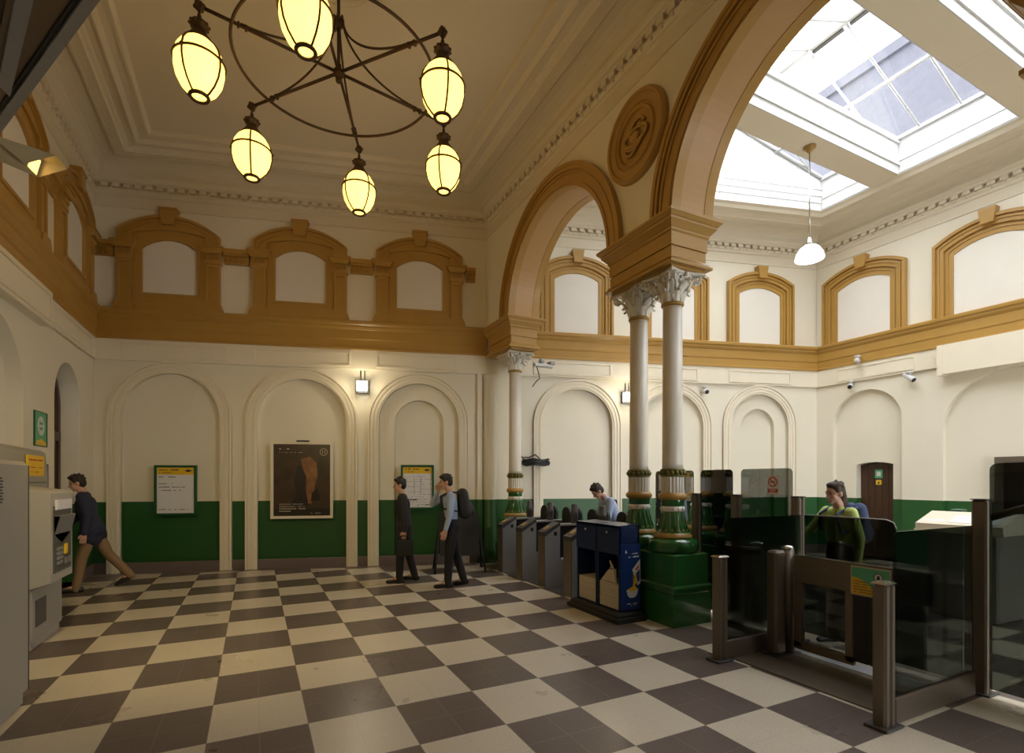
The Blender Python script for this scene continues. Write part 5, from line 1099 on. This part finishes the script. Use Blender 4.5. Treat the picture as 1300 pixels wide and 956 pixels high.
    remesh(c_, 'jacket' if jacket else 'shirt', top, t, .010, 3)
    c_ = MB(); cp = c_.capsule
    for s_ in (1, -1): cp(root+Vector((0, s_*.075*k, .0)), waist+Vector((0, s_*.065*k, -.03)), .118*k, .098*k)
    for nm_ in 'LR':
        h_, kp, ap, toe, heel = legs[nm_]; cp(h_, kp, .107*k, .072*k); cp(kp, ap+(ap-kp).normalized()*.035, .072*k, .058*k)
    remesh(c_, 'trousers', bottom, t, .010, 3)
    for nm_ in 'LR':
        c_ = MB(); cp = c_.capsule
        h_, kp, ap, toe, heel = legs[nm_]; cp(heel+Vector((0, 0, .0)), ap.lerp(toe, .5)+Vector((0, 0, -.012)), .040*k, .042*k); cp(ap.lerp(toe, .5)+Vector((0, 0, -.012)), toe+Vector((.02*k, 0, .004)), .042*k, .030*k); cp(ap, heel, .042*k, .036*k)
        remesh(c_, 'shoe', M['shoe'], t, .009, 2)
    R = Matrix.Rotation(face, 4, 'Z'); L = Vector(loc)
    return dict(t=t, W=lambda p: L+(R @ Vector(p)), arms=arms, root=root, up=up, fw=fw, chest=chest, neck=neck, k=k, headc=headc)
def backpack(P, m, label, w_=.15):
    b = MB(); k = P['k']; c = P['chest']-P['fw']*.20*k+P['up']*(-.02*k)
    for dy in (-.06, .06): b.capsule(c+P['up']*.14*k+Vector((0, dy, 0)), c-P['up']*.16*k+Vector((0, dy, 0))-P['fw']*.02, w_*.58, w_*.66)
    b.capsule(c-P['fw']*.08-P['up']*.08, c-P['fw']*.09-P['up']*.13, .08, .085)
    for dy in (-.12, .12):
        pth = [c+P['up']*.16*k+P['fw']*.06+Vector((0, dy*.8, 0)), P['chest']+P['up']*.16*k+Vector((0, dy, 0)), P['chest']+P['up']*.10*k+P['fw']*.135*k+Vector((0, dy, 0)), P['chest']-P['up']*.08*k+P['fw']*.125*k+Vector((0, dy*1.2, 0)), P['chest']-P['up']*.14*k-P['fw']*.10+Vector((0, dy*1.3, 0))]
        for i in range(4): b.capsule(pth[i], pth[i+1], .016, .016, 8)
    o = remesh(b, 'backpack', m, None, .012, 3); o.location = P['t'].location; o.rotation_euler = P['t'].rotation_euler; return tag(o, label, 'bag')
# man in dark suit walking left
W_ = math.atan2(.28, -1)    # walking along the back wall towards the left
A = person('man in a dark suit walking left in front of the timetable notice, hands low', (2.17, 8.24, 0), W_, 1.72, dict(lean=3, legL=(7, 4), legR=(-9, 6), armL=(-8, 10, 6), armR=(-14, 12, 6), head=4), M['suit'], M['trouser'], M['hair'])
wr = A['arms']['L'][2]
b = MB(); c = A['W'](wr+Vector((-.01, .02, -.10)))
bb = MB(); bb.bbox(-.13, -.04, -.30, .13, .04, -.04, .02); bb.tube([(-.07, 0, -.04), (-.06, 0, .02), (.06, 0, .02), (.07, 0, -.04)], .010)
o = bb.obj('briefcase', M['bag']); o.location = c; o.rotation_euler = (0, 0, W_); tag(o, 'dark soft briefcase hanging from the hand of the man in the suit', 'bag')
# man in pale blue shirt with backpack, hand to his mouth
Bm = person('man in pale blue shirt and black trousers walking left, one hand at his face', (2.74, 7.55, 0), W_, 1.78, dict(lean=4, legL=(6, 3), legR=(-10, 6), armL=(2, 14, 7), armR=(60, 140, 4), inR=24, head=8), M['shirt'], M['trouser'], M['hair'], jacket=False)
backpack(Bm, M['bag'], 'black backpack worn by the man in the pale blue shirt', .15)
# man at the left doorway
Cm = person('man in a navy jacket and tan trousers stepping through the left doorway', (-2.18, 9.75, 0), PI+.15, 1.80, dict(lean=12, legL=(16, 8), legR=(-24, 14), armL=(-12, 20, 8), armR=(15, 25, 8), head=4), M['navy'], M['tan'], M['hair'])
# man passing the gates, leaning forward
Dm = person('man with rolled pale shirt sleeves leaning forward as he passes the ticket gates', (5.16, 6.53, 0), PI-.30, 1.74, dict(lean=24, legL=(16, 14), legR=(-14, 8), armL=(10, 40, 3), armR=(8, 42, 3), head=20, rolled=True), M['shirt'], M['trouser'], M['hair'], jacket=False)
b = MB(); k = Dm['k']; ch_ = Dm['chest']; up_, fw_ = Dm['up'], Dm['fw']
pth = [ch_+up_*.14*k+Vector((0, .12, 0))+fw_*.02, ch_+up_*.05*k-fw_*.14*k+Vector((0, .04, 0)), ch_-up_*.12*k-fw_*.135*k+Vector((0, -.08, 0)), ch_-up_*.28*k-fw_*.04*k+Vector((0, -.20, 0))]
for i in range(3): b.capsule(pth[i], pth[i+1], .016, .016, 8)
b.capsule(ch_-up_*.30*k-fw_*.12+Vector((0, -.22, 0)), ch_-up_*.42*k-fw_*.12+Vector((0, -.22, 0)), .08, .09)
o = remesh(b, 'shoulder_bag', M['bag'], None, .012, 2); o.location = Dm['t'].location; o.rotation_euler = Dm['t'].rotation_euler; tag(o, 'dark shoulder bag with a cross strap on the man passing the gates', 'bag')
# woman in lime top
Em = person('woman in a lime yellow top reaching forward as she walks behind the smoked glass', (5.52, 3.26, 0), PI-.32, 1.68, dict(lean=6, legL=(16, 6), legR=(-18, 8), armL=(-14, 20, 8), armR=(40, 40, 8), head=2), M['neon'], M['trouser'], M['brownhair'], long_hair=True, jacket=False, female=True)
backpack(Em, M['bluebag'], 'blue backpack worn by the woman in the lime top', .12)
